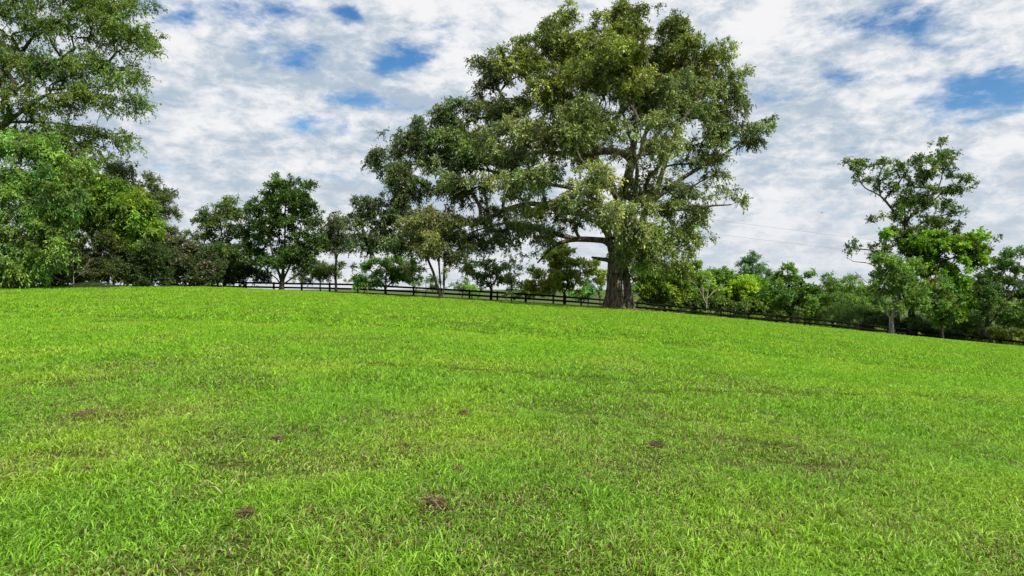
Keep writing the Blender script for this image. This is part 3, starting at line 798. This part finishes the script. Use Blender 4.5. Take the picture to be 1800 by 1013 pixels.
for i, (lb, D, bpx, bl, c) in enumerate(hd):
    shrub('hedge_bush', lb, D, (bpx, 545), [(x, y, a * 1.3, b * 1.2) for x, y, a, b in bl], tuple(1.35 * q for q in c), 40 + i, group=HEDGE, leaf=(.19, .12), twig=.42, dens=7.5, NL=7, cat='bush')
def conifer(name, label, D, px, ytop, ybase, rpx, col, seed, gap=.0):
    r = np.random.default_rng(seed)
    bl = []
    n = 12
    for i in range(n):
        t = (i + .5) / n; y = ytop + (ybase - ytop) * t; w = rpx * (t ** .8) + 2
        bl.append((px + r.normal(0, .6), y, w, (ybase - ytop) / n * .62 + 1))
    return tree(name, label, 'conifer', D, (px, 545), bl, [], trunk_r=.18, dens=6.5, K=6, NL=8, twig=.5, leaf=(.20, .07), droop=.3, col=col, seed=seed, yel=.15, up=-.05,
                trunk_top=[(px, (ybase + ytop) / 2), (px, ytop + 1)], depth=1.0)
conifer('pine_tree', 'tall blue-green pointed conifer rising above the hedgerow', 80, 1322, 444, 512, 50, (.052, .120, .055), 51)
conifer('cedar_tree', 'narrow cedar top poking up left of the tall blue-green conifer', 78, 1273, 470, 510, 12, (.035, .075, .040), 52)
conifer('cedar_tree', 'faint small cedar top furthest left over the hedgerow', 80, 1248, 474, 510, 14, (.045, .085, .045), 53)
tree('ironwood_tree', 'dark layered tree with arching tiers directly behind the fence right of the hedgerow', 'tree', 63, (1390, 568),
     [(1382, 478, 16, 10), (1402, 488, 18, 10), (1365, 492, 14, 8), (1385, 502, 44, 10), (1360, 515, 40, 10), (1415, 515, 34, 10), (1385, 527, 60, 9), (1350, 540, 40, 8), (1410, 540, 36, 10), (1425, 480, 7, 7), (1440, 530, 20, 8)],
     [[(1388, 545), (1365, 515)], [(1388, 545), (1385, 495)], [(1390, 545), (1415, 515)]], trunk_r=.14, dens=7.5, K=6, NL=7, twig=.38, leaf=(.17, .11), droop=.1, col=(.070, .140, .030), seed=54, bark=M_bark_dark, yel=.5, up=.05, minr=.05)
shrub('hedge_bush', 'yellow leafed low bush glowing under the layered tree behind the fence', 67, (1420, 570), [(1418, 548, 30, 14), (1350, 548, 26, 12), (1380, 556, 40, 10), (1445, 558, 24, 12)], (.10, .15, .026), 55, group=HEDGE, cat='bush')
tree('feathery_tree', 'soft green feathery tree with double top between the layered tree and the tall ragged tree', 'tree', 72, (1475, 575),
     [(1462, 492, 14, 12), (1495, 490, 14, 10), (1460, 512, 22, 16), (1500, 512, 22, 16), (1480, 530, 40, 14), (1450, 540, 20, 14), (1520, 535, 24, 16)],
     [], trunk_r=.14, dens=7, K=6, NL=8, twig=.45, leaf=(.17, .07), droop=.2, col=(.085, .160, .045), seed=56, yel=.3)
tree('pine_tree', 'low soft pine with feathery grey-green boughs just behind the fence', 'conifer', 64, (1490, 582),
     [(1475, 545, 26, 10), (1505, 550, 28, 10), (1490, 562, 44, 10), (1460, 562, 22, 10), (1525, 565, 26, 12)], [], trunk_r=.09, dens=8, K=7, NL=9, twig=.42, leaf=(.17, .035), droop=.2, col=(.085, .155, .055), seed=57, yel=.2)
def bare_side(T, root, pts, r):
    B = Buf()
    for pl in ([(1545, 470), (1522, 462), (1500, 460), (1488, 452)], [(1540, 510), (1518, 492), (1503, 478)], [(1518, 492), (1505, 492)]):
        P = [to3(a, b, 59.5) for a, b in pl]
        for i in range(len(P) - 1):
            d = norm(P[i + 1] - P[i])[None]; k = .05 * (1 - i / 5)
            v, f = tubes(P[i][None], P[i + 1][None], np.array([k]), np.array([k * .7]), d, d, 5); B.add(v, f)
    v, f, _ = B.arrays(); o = mesh_obj('bare_branch', v - root, f, M_bark_pale, parent=T, smooth=True)
    o['label'] = 'leafless pale branches on the lower left of the tree'
tree('ragged_tree', 'tall ragged open tree with twisted limbs against the sky on the right', 'tree', 60, (1605, 597),
     [(1495, 292, 16, 12), (1520, 286, 24, 14), (1512, 308, 20, 10), (1558, 282, 26, 12), (1548, 308, 24, 14), (1590, 295, 26, 16), (1630, 280, 26, 16), (1655, 256, 14, 14), (1672, 268, 12, 12), (1650, 280, 22, 14), (1625, 300, 30, 20), (1655, 340, 34, 22), (1610, 365, 30, 20), (1640, 400, 36, 20), (1665, 398, 28, 14), (1575, 415, 26, 16), (1620, 420, 34, 18), (1590, 350, 26, 18), (1700, 310, 10, 10), (1640, 305, 30, 18), (1675, 325, 26, 16),
      (1700, 335, 12, 10), (1610, 335, 36, 20), (1560, 340, 22, 16), (1580, 370, 30, 18), (1640, 365, 34, 14, 0, .6), (1695, 375, 16, 9), (1548, 385, 18, 16, 0, .7), (1605, 400, 34, 20), (1500, 436, 18, 9), (1522, 430, 16, 8, 0, .7), (1548, 440, 22, 14),
      (1590, 440, 38, 26), (1730, 430, 18, 16), (1735, 450, 14, 12)],
     [[(1600, 470), (1596, 420), (1590, 370), (1598, 310)], [(1594, 400), (1570, 370), (1548, 345), (1520, 330), (1508, 310)], [(1593, 390), (1620, 360), (1650, 330), (1660, 280)], [(1594, 410), (1635, 385), (1690, 372)],
      [(1598, 470), (1560, 450), (1530, 440), (1502, 438)], [(1548, 345), (1545, 310), (1555, 288)]],
     trunk_r=.30, dens=2.7, K=6, NL=7, twig=.45, leaf=(.18, .10), droop=.15, col=(.052, .090, .026), seed=58, bark=M_bark_dark, yel=.4, clump=.25, trunk_top=[(1603, 540), (1600, 470)], extra=bare_side, minr=.05)
tree('vine_maple_tree', 'vivid yellow-green tree with big leaves catching the light on the far right group', 'tree', 58, (1655, 600),
     [(1615, 425, 24, 14), (1640, 430, 30, 18), (1680, 428, 34, 20), (1708, 425, 22, 20), (1715, 450, 22, 16), (1660, 460, 44, 16, 0, .7), (1630, 480, 28, 18, 0, .8), (1675, 490, 26, 16), (1690, 520, 24, 18), (1655, 535, 34, 14), (1665, 555, 30, 12), (1560, 408, 9, 11)],
     [[(1650, 540), (1625, 480), (1640, 465), (1680, 452), (1705, 440)], [(1650, 540), (1680, 500)]], trunk_r=.17, dens=6.5, K=6, NL=7, twig=.42, leaf=(.22, .15), droop=.15, col=(.088, .168, .022), seed=59, bark=M_bark_dark, yel=.3, clump=.25, minr=.06)
tree('pear_tree', 'grey-green round tree with pale forked trunk standing in front of the fence', 'tree', 52.5, (1567, 588),
     [(1560, 455, 28, 16), (1590, 470, 34, 18), (1555, 490, 30, 20), (1600, 500, 44, 20), (1635, 500, 30, 18), (1570, 525, 40, 16), (1620, 530, 40, 14), (1650, 515, 20, 14), (1540, 520, 18, 14, 0, .7), (1640, 494, 3.5, 3, -2.2, 2.5, (2.3, .9, .7))],
     [[(1567, 562), (1555, 545), (1545, 520)], [(1567, 562), (1572, 545), (1585, 515)], [(1567, 560), (1600, 535)]], trunk_r=.17, dens=7.5, K=6, NL=8, twig=.40, leaf=(.15, .09), droop=.2, col=(.082, .150, .034), seed=60,
     bark=M_bark_pale, trunk_top=[(1567, 562)], yel=.3, lmat=M_leaf, minr=.07)
tree('flat_crowned_tree', 'dark tree with flat spreading tiers of leaves at the right edge', 'tree', 58, (1745, 606),
     [(1775, 442, 24, 6), (1800, 450, 28, 8), (1750, 462, 26, 7), (1785, 470, 36, 8), (1740, 485, 34, 8), (1785, 495, 44, 9), (1735, 508, 34, 9), (1780, 520, 46, 9), (1730, 532, 30, 9), (1775, 545, 44, 10), (1790, 568, 34, 12), (1840, 470, 40, 30), (1840, 530, 40, 40), (1738, 556, 24, 8)],
     [[(1740, 595), (1728, 580), (1760, 540), (1740, 510)], [(1760, 540), (1785, 500), (1775, 450)], [(1770, 530), (1820, 490)]], trunk_r=.16, dens=8.5, K=6, NL=7, twig=.38, leaf=(.16, .09), droop=.05, col=(.050, .100, .030), seed=61, bark=M_bark_dark, up=.0, yel=.25, trunk_top=[(1742, 598)], minr=.05)
UND = 'weedy bushes tangled along the fence at the right'
ud = [
    ('dark thicket bush behind the fence under the pale-trunked tree', 62, 1590, [(1580, 568, 40, 16), (1545, 565, 26, 14), (1615, 575, 26, 14)], (.030, .055, .016)),
    ('dark green thicket bush behind the fence right of the dark trunk', 62, 1650, [(1650, 575, 34, 16), (1680, 570, 26, 18), (1670, 590, 40, 8)], (.045, .085, .022)),
    ('light weedy bush behind the fence under the flat-tiered tree', 63, 1720, [(1710, 578, 26, 14), (1740, 588, 26, 10), (1700, 560, 20, 16)], (.080, .125, .035)),
    ('yellowing weedy bush low behind the fence at the right edge', 64, 1780, [(1780, 590, 34, 10), (1760, 578, 24, 10), (1820, 590, 30, 14)], (.085, .110, .032)),
    ('faint green bush in the gap left of the flat-tiered tree', 72, 1720, [(1715, 530, 30, 26), (1730, 500, 24, 20), (1690, 550, 26, 20)], (.055, .095, .03))]
for i, (lb, D, bpx, bl, c) in enumerate(ud):
    shrub('weedy_bush', lb, D, (bpx, 600), bl, c, 70 + i, group=UND, leaf=(.17, .10), twig=.42, cat='bush')

LOWW = 'low leafy weeds standing right behind the fence'
lw = [(1150, 541, 'low pale green weeds behind the fence nearest the oak trunk'), (1208, 546, 'low pale green weeds behind the fence left of the bleached dead tree'),
      (1272, 553, 'low pale green weeds behind the fence right of the bleached dead tree'), (1335, 560, 'low pale green weeds behind the fence left of the layered tree'),
      (1432, 570, 'low pale green weeds behind the fence right of the layered tree')]
for i, (px, py, lb) in enumerate(lw):
    shrub('weed_clump', lb, 61.5, (px, py), [(px - 18, py, 16, 6), (px + 6, py + 2, 18, 6), (px + 24, py + 4, 14, 5)], (.125, .195, .045), 90 + i, group=LOWW, cat='weed clump', leaf=(.12, .06), twig=.28, dens=5, trunk_r=.02)
GAP = 'mid-green bushes behind the fence left of the oak'
gp = [(640, 500, .9, 'mid-green bush behind the fence left of the vase-shaped shrub'), (748, 503, 1., 'mid-green bush behind the fence and the slim dark stems'),
      (812, 508, .8, 'mid-green bush behind the fence under the flat-topped tree'), (925, 518, .9, 'mid-green bush behind the fence between sapling and broad olive tree')]
for i, (px, py, k, lb) in enumerate(gp):
    shrub('bush', lb, 66, (px, py + 15), [(px - 12, py - 6, 18 * k, 9 * k), (px + 12, py - 4, 20 * k, 8 * k), (px, py + 3, 26 * k, 7 * k), (px + 4, py - 14, 12 * k, 7 * k)], (.070, .125, .030), 100 + i, group=GAP, cat='bush', dens=4)

# ---- second row of trees and bushes filling in behind
BACK = 'shady bushes of the thicket behind the left tree line'
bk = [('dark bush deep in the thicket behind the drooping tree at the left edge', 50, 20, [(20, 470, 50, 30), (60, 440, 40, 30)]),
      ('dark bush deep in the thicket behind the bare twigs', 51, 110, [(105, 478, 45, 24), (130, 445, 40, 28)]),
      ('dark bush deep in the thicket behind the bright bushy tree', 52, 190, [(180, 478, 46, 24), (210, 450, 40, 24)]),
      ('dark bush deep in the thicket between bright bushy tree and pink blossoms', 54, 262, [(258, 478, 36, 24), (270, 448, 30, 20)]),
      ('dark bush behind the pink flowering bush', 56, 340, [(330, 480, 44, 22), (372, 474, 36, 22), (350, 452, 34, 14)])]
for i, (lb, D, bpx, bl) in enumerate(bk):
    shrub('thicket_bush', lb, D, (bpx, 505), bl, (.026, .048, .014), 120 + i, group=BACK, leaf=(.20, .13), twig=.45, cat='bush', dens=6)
ROW = 'far row of trees closing the view behind the fence on the right'
fr = [(1160, 494, 30, (.060, .105, .025), 'far dark tree just right of the oak foliage'), (1215, 490, 30, (.085, .150, .030), 'far green tree behind the bleached dead tree'),
      (1290, 496, 34, (.070, .125, .028), 'far tree behind the brightest yellow bush'), (1350, 500, 30, (.060, .115, .030), 'far tree between the tall conifer and the layered tree'),
      (1428, 510, 30, (.075, .130, .030), 'far tree between the layered tree and the feathery tree'), (1478, 512, 32, (.070, .125, .035), 'far tree behind the soft pine'),
      (1530, 500, 34, (.060, .110, .028), 'far tree left behind the pale-trunked tree'), (1660, 500, 40, (.055, .105, .025), 'far tree behind the vivid yellow-green tree'),
      (1725, 500, 34, (.075, .130, .035), 'far tree in the gap beside the flat-tiered tree'), (1790, 520, 40, (.080, .130, .035), 'far tree at the right edge behind the flat tiers')]
for i, (px, yt, w, c, lb) in enumerate(fr):
    tree('background_tree', lb, 'tree', 84 + (i * 7) % 12, (px, 560), [(px, yt + 14, w * .55, 14), (px - w * .4, yt + 30, w * .6, 18), (px + w * .45, yt + 32, w * .6, 18), (px, yt + 52, w, 22), (px - 6, yt + 80, w, 18)],
         [], trunk_r=.15, dens=2.6, K=6, NL=7, twig=.6, leaf=(.26, .17), droop=.2, col=tuple(1.35 * q for q in c), seed=140 + i, yel=.3, group=ROW, twigs=False)

# ------------------------------------------------------------------ bare dead wood
def bare_tree(name, label, cat, D, base, polys, r0, mat, seed, fine=14):
    r = np.random.default_rng(seed)
    bx = (base[0] - CX) / F * D; root = np.array([bx, D, float(ground(bx, D))])
    B = Buf()
    def seg(P, ra, rb):
        for i in range(len(P) - 1):
            d = norm(P[i + 1] - P[i])[None]; a = ra + (rb - ra) * i / (len(P) - 1); b = ra + (rb - ra) * (i + 1) / (len(P) - 1)
            v, f = tubes(P[i][None], P[i + 1][None], np.array([a]), np.array([b]), d, d, 7); B.add(v, f)
    allp = []
    for k, pl in enumerate(polys):
        P = [to3(a[0], a[1], D + (a[2] if len(a) > 2 else 0)) for a in pl]
        if k == 0: P[0] = root - np.array([0, 0, .1])
        seg(P, r0 * (1 if k == 0 else .55), r0 * .3)
        for i in range(len(P) - 1):
            for t in (.3, .7): allp.append((P[i] * (1 - t) + P[i + 1] * t, P[i + 1] - P[i]))
    for _ in range(fine):
        p, d = allp[r.integers(len(allp) // 3, len(allp))]
        q = norm(norm(d) + r.normal(0, .6, 3) + np.array([0, 0, .2])); L = r.uniform(.4, 1.1)
        P = [p, p + q * L * .5, p + norm(q + r.normal(0, .3, 3)) * L]
        seg(P, r0 * .22, r0 * .08)
    v, f, _ = B.arrays()
    T = empty(name, root, label, cat)
    mesh_obj('trunk' if cat == 'dead tree' else 'limbs', v - root, f, mat, parent=T, smooth=True)
bare_tree('dead_tree', 'bare bleached dead tree with thin white branches in front of the hedgerow', 'dead tree', 61.5, (1242, 550),
          [[(1242, 550), (1242, 530), (1243, 518)], [(1242, 535), (1232, 515), (1222, 500), (1212, 492)], [(1243, 522), (1246, 505), (1252, 492)], [(1243, 525), (1258, 510), (1270, 502)], [(1236, 522), (1235, 500)], [(1246, 505), (1240, 490)]],
          .085, M_bark_pale, 81, 26)
bare_tree('fallen_branch', 'crooked pale bare branch propped against the dark undergrowth at the left', 'fallen branch', 41.6, (88, 500),
          [[(88, 500), (88, 480), (78, 462)], [(86, 478), (98, 490), (112, 496)], [(78, 462), (92, 455), (104, 452)], [(84, 486), (60, 478)]], .045, M_bark_pale, 82, 10)
bare_tree('fallen_branch', 'spray of tangled grey bare twigs hanging in the dark gap of the undergrowth', 'fallen branch', 41.8, (130, 500),
          [[(136, 500), (128, 460), (118, 440), (108, 425)], [(126, 468), (132, 445), (125, 430)], [(122, 450), (105, 445)], [(132, 490), (150, 470), (160, 455)]], .035, M_bark_pale, 83, 24)
def sticks(name, label, cat, D, px, wpx, hpx, n, colr, seed, L=(.5, 1.4)):
    r = np.random.default_rng(seed)
    bx = (px - CX) / F * D; root = np.array([bx, D, float(ground(bx, D))]); s = D / F
    a = r.normal(0, .42, n); dz = r.random(n)
    c = np.stack([bx + a * wpx * s, D + r.normal(0, .5, n), np.zeros(n)], 1)
    c[:, 2] = ground(c[:, 0], c[:, 1]) + dz * hpx * s * np.exp(-(a / .6) ** 2) + .02
    d = norm(np.stack([r.normal(0, 1, n), r.normal(0, .6, n), np.abs(r.normal(0, .3, n))], 1)); Ls = r.uniform(*L, n)[:, None]
    v, f = tubes(c - d * Ls / 2, c + d * Ls / 2 - np.array([0, 0, .12]) * Ls, np.full(n, .012), np.full(n, .005), d, d, 3)
    col = np.repeat(np.array(colr)[None] * r.uniform(.6, 1.3, (n, 1)), 6, 0)
    o = mesh_obj(name, v - root, f, M_dry, col); o.location = root
    tag(o, label, cat)
sticks('brush_pile', 'low heap of cut twigs and dry stalks at the lawn edge below the undergrowth', 'brush pile', 42.5, 165, 40, 9, 420, (.09, .11, .05), 84)

# ------------------------------------------------------------------ fence
def build_fence():
    DF = 59.5
    step = 2.44
    top = lambda px: np.interp(px, [250, 420, 620, 800, 1000, 1196, 1455, 1745, 2000], [490, 495, 498.5, 508, 520.5, 537.5, 562, 594.4, 622])
    T = empty('board_fence', (0, DF, float(ground(0, DF))), 'long black four-board fence along the far side of the lawn', 'fence')
    rt = np.array(T.location)
    r = np.random.default_rng(9)
    xs = np.arange(-33.0, 50.0, step)
    def topz(x): return float((CY - top(x / DF * F + CX)) / F * DF)
    for i, x in enumerate(xs):
        g = float(ground(x, DF)); z = topz(x) + r.normal(0, .012)
        B = Buf(); box(B, (x, DF + .10, (g - .3 + z + .03) / 2), (.14, .14, z + .03 - g + .3), r.normal(0, .03))
        # bevelled cap
        v, f, _ = B.arrays(); mesh_obj('post', v - rt, f, M_fence, parent=T)
    k = 0
    for row, dzr in enumerate((.10, .46, .82, 1.16)):
        for i in range(row % 2, len(xs) - 2, 2):
            x0, x1 = xs[i], xs[i + 2]
            z0, z1, zm = topz(x0) - dzr, topz(x1) - dzr, topz(xs[i + 1]) - dzr
            B = Buf()
            for (xa, xb, za, zb) in ((x0, xs[i + 1], z0, zm), (xs[i + 1], x1, zm, z1)):
                L = math.hypot(xb - xa, zb - za)
                box(B, ((xa + xb) / 2, DF + r.normal(0, .003), (za + zb) / 2 + r.normal(0, .006)), (L - .006, .028, .165), 0, math.atan2(zb - za, xb - xa))
            v, f, _ = B.arrays(); mesh_obj('rail', v - rt, f, M_fence, parent=T)
            k += 1
build_fence()

# ------------------------------------------------------------------ poles, wires, small things
def utility_pole(px, ytop, D, label, arms):
    x = (px - CX) / F * D; g = float(ground(x, D)); zt = (CY - ytop) / F * D
    T = empty('utility_pole', (x, D, g), label, 'utility pole', 'utility poles carrying the wires')
    P0 = np.array([[0, 0, -.3]]); P1 = np.array([[0, 0, zt - g + .4]]); d = np.array([[0, 0, 1.]])
    v, f = tubes(P0, P1, np.array([.16]), np.array([.11]), d, d, 12)
    mesh_obj('pole', v, f, M_pole, parent=T, smooth=True)
    for a in arms:
        B = Buf(); box(B, (0, -.16, (CY - a) / F * D - g - .05), (.9, .10, .10)); v, f, _ = B.arrays()
        mesh_obj('crossarm', v, f, M_pole, parent=T)
utility_pole(1128, 364, 88, 'wooden utility pole hidden behind the oak crown where the wires begin', (371, 397))
utility_pole(2080, 479, 88, 'wooden utility pole beyond the right side that carries the far ends of the wires', (480, 500))
utility_pole(1395, 522, 80, 'short wooden pole behind the layered tree where the steep wire ends', ())
def wire(label, pts):
    P = np.array([to3(*p) for p in pts]); t = np.linspace(0, 1, 60)
    s = np.linspace(0, 1, len(P)); Q = np.stack([np.interp(t, s, P[:, i]) for i in range(3)], 1)
    sag = 4 * t * (1 - t); Q[:, 2] -= sag * .35
    B = Buf(); d = norm(Q[1:] - Q[:-1]); rr = np.full(len(d), .018)
    v, f = tubes(Q[:-1], Q[1:], rr, rr, d, d, 5); B.add(v, f)
    o = mesh_obj('power_line', v - Q[0], f, M_wire, smooth=True); o.location = Q[0]
    tag(o, label, 'power line', 'overhead wires')
wire('upper overhead wire from the oak crown to the right over the sky', [(1128, 369.5, 88), (2080, 481, 88)])
wire('lower overhead wire running parallel below the top one', [(1128, 395, 88), (2080, 500, 88)])
wire('short steep wire dropping from the oak towards the hedgerow', [(1128, 427, 88), (1395, 522, 80)])

def build_bird():
    D = 80; c = to3(1445, 374, D)
    o = empty('bird', c, 'tiny dark bird flying in the pale sky between the oak and the ragged tree', 'bird')
    V = []; Fq = []
    # spindle body along x
    n, k = 9, 8
    for i in range(n):
        t = i / (n - 1); rr = .035 * math.sin(math.pi * min(1, t * .92 + .06)) ** .7 + .002
        for j in range(k):
            a = j / k * 2 * math.pi; V.append((-.11 + .22 * t, rr * math.cos(a), rr * math.sin(a)))
    for i in range(n - 1):
        for j in range(k): Fq.append((i * k + j, i * k + (j + 1) % k, (i + 1) * k + (j + 1) % k, (i + 1) * k + j))
    mesh_obj('body', np.array(V), np.array(Fq), M_bird, parent=o, smooth=True)
    for s in (-1, 1):
        V = np.array([(.03, 0, .01), (-.05, 0, .01), (-.06, s * .12, .05), (.02, s * .12, .055), (-.05, s * .24, .02), (-.02, s * .24, .022),
                      (.03, 0, 0), (-.05, 0, 0), (-.06, s * .12, .042), (.02, s * .12, .045), (-.05, s * .24, .016), (-.02, s * .24, .016)])
        Fq = [(0, 1, 2, 3), (3, 2, 4, 5), (6, 9, 8, 7), (9, 11, 10, 8), (0, 3, 9, 6), (3, 5, 11, 9), (1, 7, 8, 2), (2, 8, 10, 4), (4, 10, 11, 5)]
        mesh_obj('wing', V, np.array(Fq), M_bird, parent=o)
    o.rotation_euler = (0.15, 0, .35)
build_bird()

def ball_pole():
    D = 58.0; x = (1107.5 - CX) / F * D; g = float(ground(x, D)); zt = (CY - 484) / F * D
    T = empty('ball_topped_pole', (x, D, g), 'slim dark pole topped by a round black ball right of the oak trunk', 'pole')
    d = np.array([[0, 0, 1.]])
    v, f = tubes(np.array([[0, 0, -.2]]), np.array([[0, 0, zt - g]]), np.array([.05]), np.array([.04]), d, d, 10)
    mesh_obj('post', v, f, M_black, parent=T, smooth=True)
    V = []; Fq = []; n, k = 10, 16
    for i in range(n + 1):
        th = math.pi * i / n
        for j in range(k):
            a = j / k * 2 * math.pi; V.append((.16 * math.sin(th) * math.cos(a), .16 * math.sin(th) * math.sin(a), .17 * math.cos(th)))
    for i in range(n):
        for j in range(k): Fq.append((i * k + j, i * k + (j + 1) % k, (i + 1) * k + (j + 1) % k, (i + 1) * k + j))
    mesh_obj('ball', np.array(V) + np.array([0, 0, zt - g]), np.array(Fq), M_black, parent=T, smooth=True)
ball_pole()

# clumps of dry clippings lying on the lawn
def clippings():
    r = np.random.default_rng(77)
    G = 'clumps of dry grass clippings on the lawn'
    L = [(150, 733, 26, 'dark brown wide clump of clippings on the lawn at the left'), (763, 893, 30, 'largest reddish-brown clump of clippings near the bottom centre'),
         (432, 912, 18, 'reddish clump of clippings near the bottom left'), (815, 731, 12, 'small brown clump of clippings above the largest one'),
         (487, 777, 13, 'small reddish clump of clippings left of centre in the mid lawn'), (1153, 787, 20, 'brown trailing clump of clippings right of centre beside a mower track'),
         (152, 836, 14, 'faint dark clump of clippings below the wide dark one at the left'), (805, 832, 10, 'faint tan clump of clippings just above the largest clump')]
    for (px, py, w, lb) in L:
        d = on_ground_px(px, py); x = (px - CX) / F * d; g = float(ground(x, d)); s = d / F
        n = int(90 + w * 9); rad = w * s * 1.1
        a = r.normal(0, .42, (n, 2)) * (1 + .5 * np.sin(3 * r.uniform(0, 6, (n, 1)))); cx = x + a[:, 0] * rad; cy = d + a[:, 1] * rad * 1.1
        h = .045 * np.exp(-(a ** 2).sum(1) / .5) * (w / 24) ** .4 + .025
        c = np.stack([cx, cy, ground(cx, cy) + h * r.random(n) + .004], 1)
        dd = norm(np.stack([r.normal(0, 1, n), r.normal(0, 1, n), r.normal(0.1, .35, n)], 1)); Ls = r.uniform(.02, .055, (n, 1))
        sd = norm(np.cross(dd, r.normal(0, 1, (n, 3)))) * r.uniform(.0012, .0032, (n, 1))
        v = np.stack([c - dd * Ls - sd, c - dd * Ls + sd, c + dd * Ls + sd * .6, c + dd * Ls - sd * .6], 1).reshape(-1, 3)
        f = np.arange(n * 4).reshape(-1, 4)
        col = np.where(r.random((n, 1)) < .55, np.array([[.15, .095, .055]]), np.array([[.27, .22, .12]])) * r.uniform(.35, 1.3, (n, 1))
        root = np.array([x, d, g])
        o = mesh_obj('grass_clippings', v - root, f, M_dry, np.repeat(col, 4, 0)); o.location = root
        tag(o, lb, 'grass clippings', G)
clippings()

# fallen leaves and litter round the foot of the oak
def litter():
    r = np.random.default_rng(88); n = 900
    root = np.array([(1092 - CX) / F * OAK_D, OAK_D - .6, 0.]); root[2] = float(ground(root[0], root[1]))
    a = r.uniform(0, 2 * np.pi, n); q = r.uniform(.9, 2.4, n)
    x = (1087 - CX) / F * OAK_D + np.cos(a) * q * 1.15 + .3; y = OAK_D + np.sin(a) * q
    c = np.stack([x, y, ground(x, y) + r.uniform(.03, .09, n)], 1)
    d = norm(np.stack([r.normal(0, 1, n), r.normal(0, 1, n), r.normal(0, .35, n)], 1)); s = norm(np.cross(d, r.normal(0, .3, (n, 3)) + np.array([0, 0, 1])))
    L = r.uniform(.04, .09, (n, 1))
    v = np.stack([c - d * L, c + s * L * .6, c + d * L, c - s * L * .6], 1).reshape(-1, 3)
    col = np.where(r.random((n, 1)) < .4, np.array([[.30, .17, .11]]), np.array([[.20, .20, .06]])) * r.uniform(.5, 1.2, (n, 1))
    o = mesh_obj('leaf_litter', v - root, np.arange(n * 4).reshape(-1, 4), M_dry, np.repeat(col, 4, 0)); o.location = root
    tag(o, 'fallen brown leaves scattered around the foot of the oak', 'leaf litter', kind='stuff')
litter()
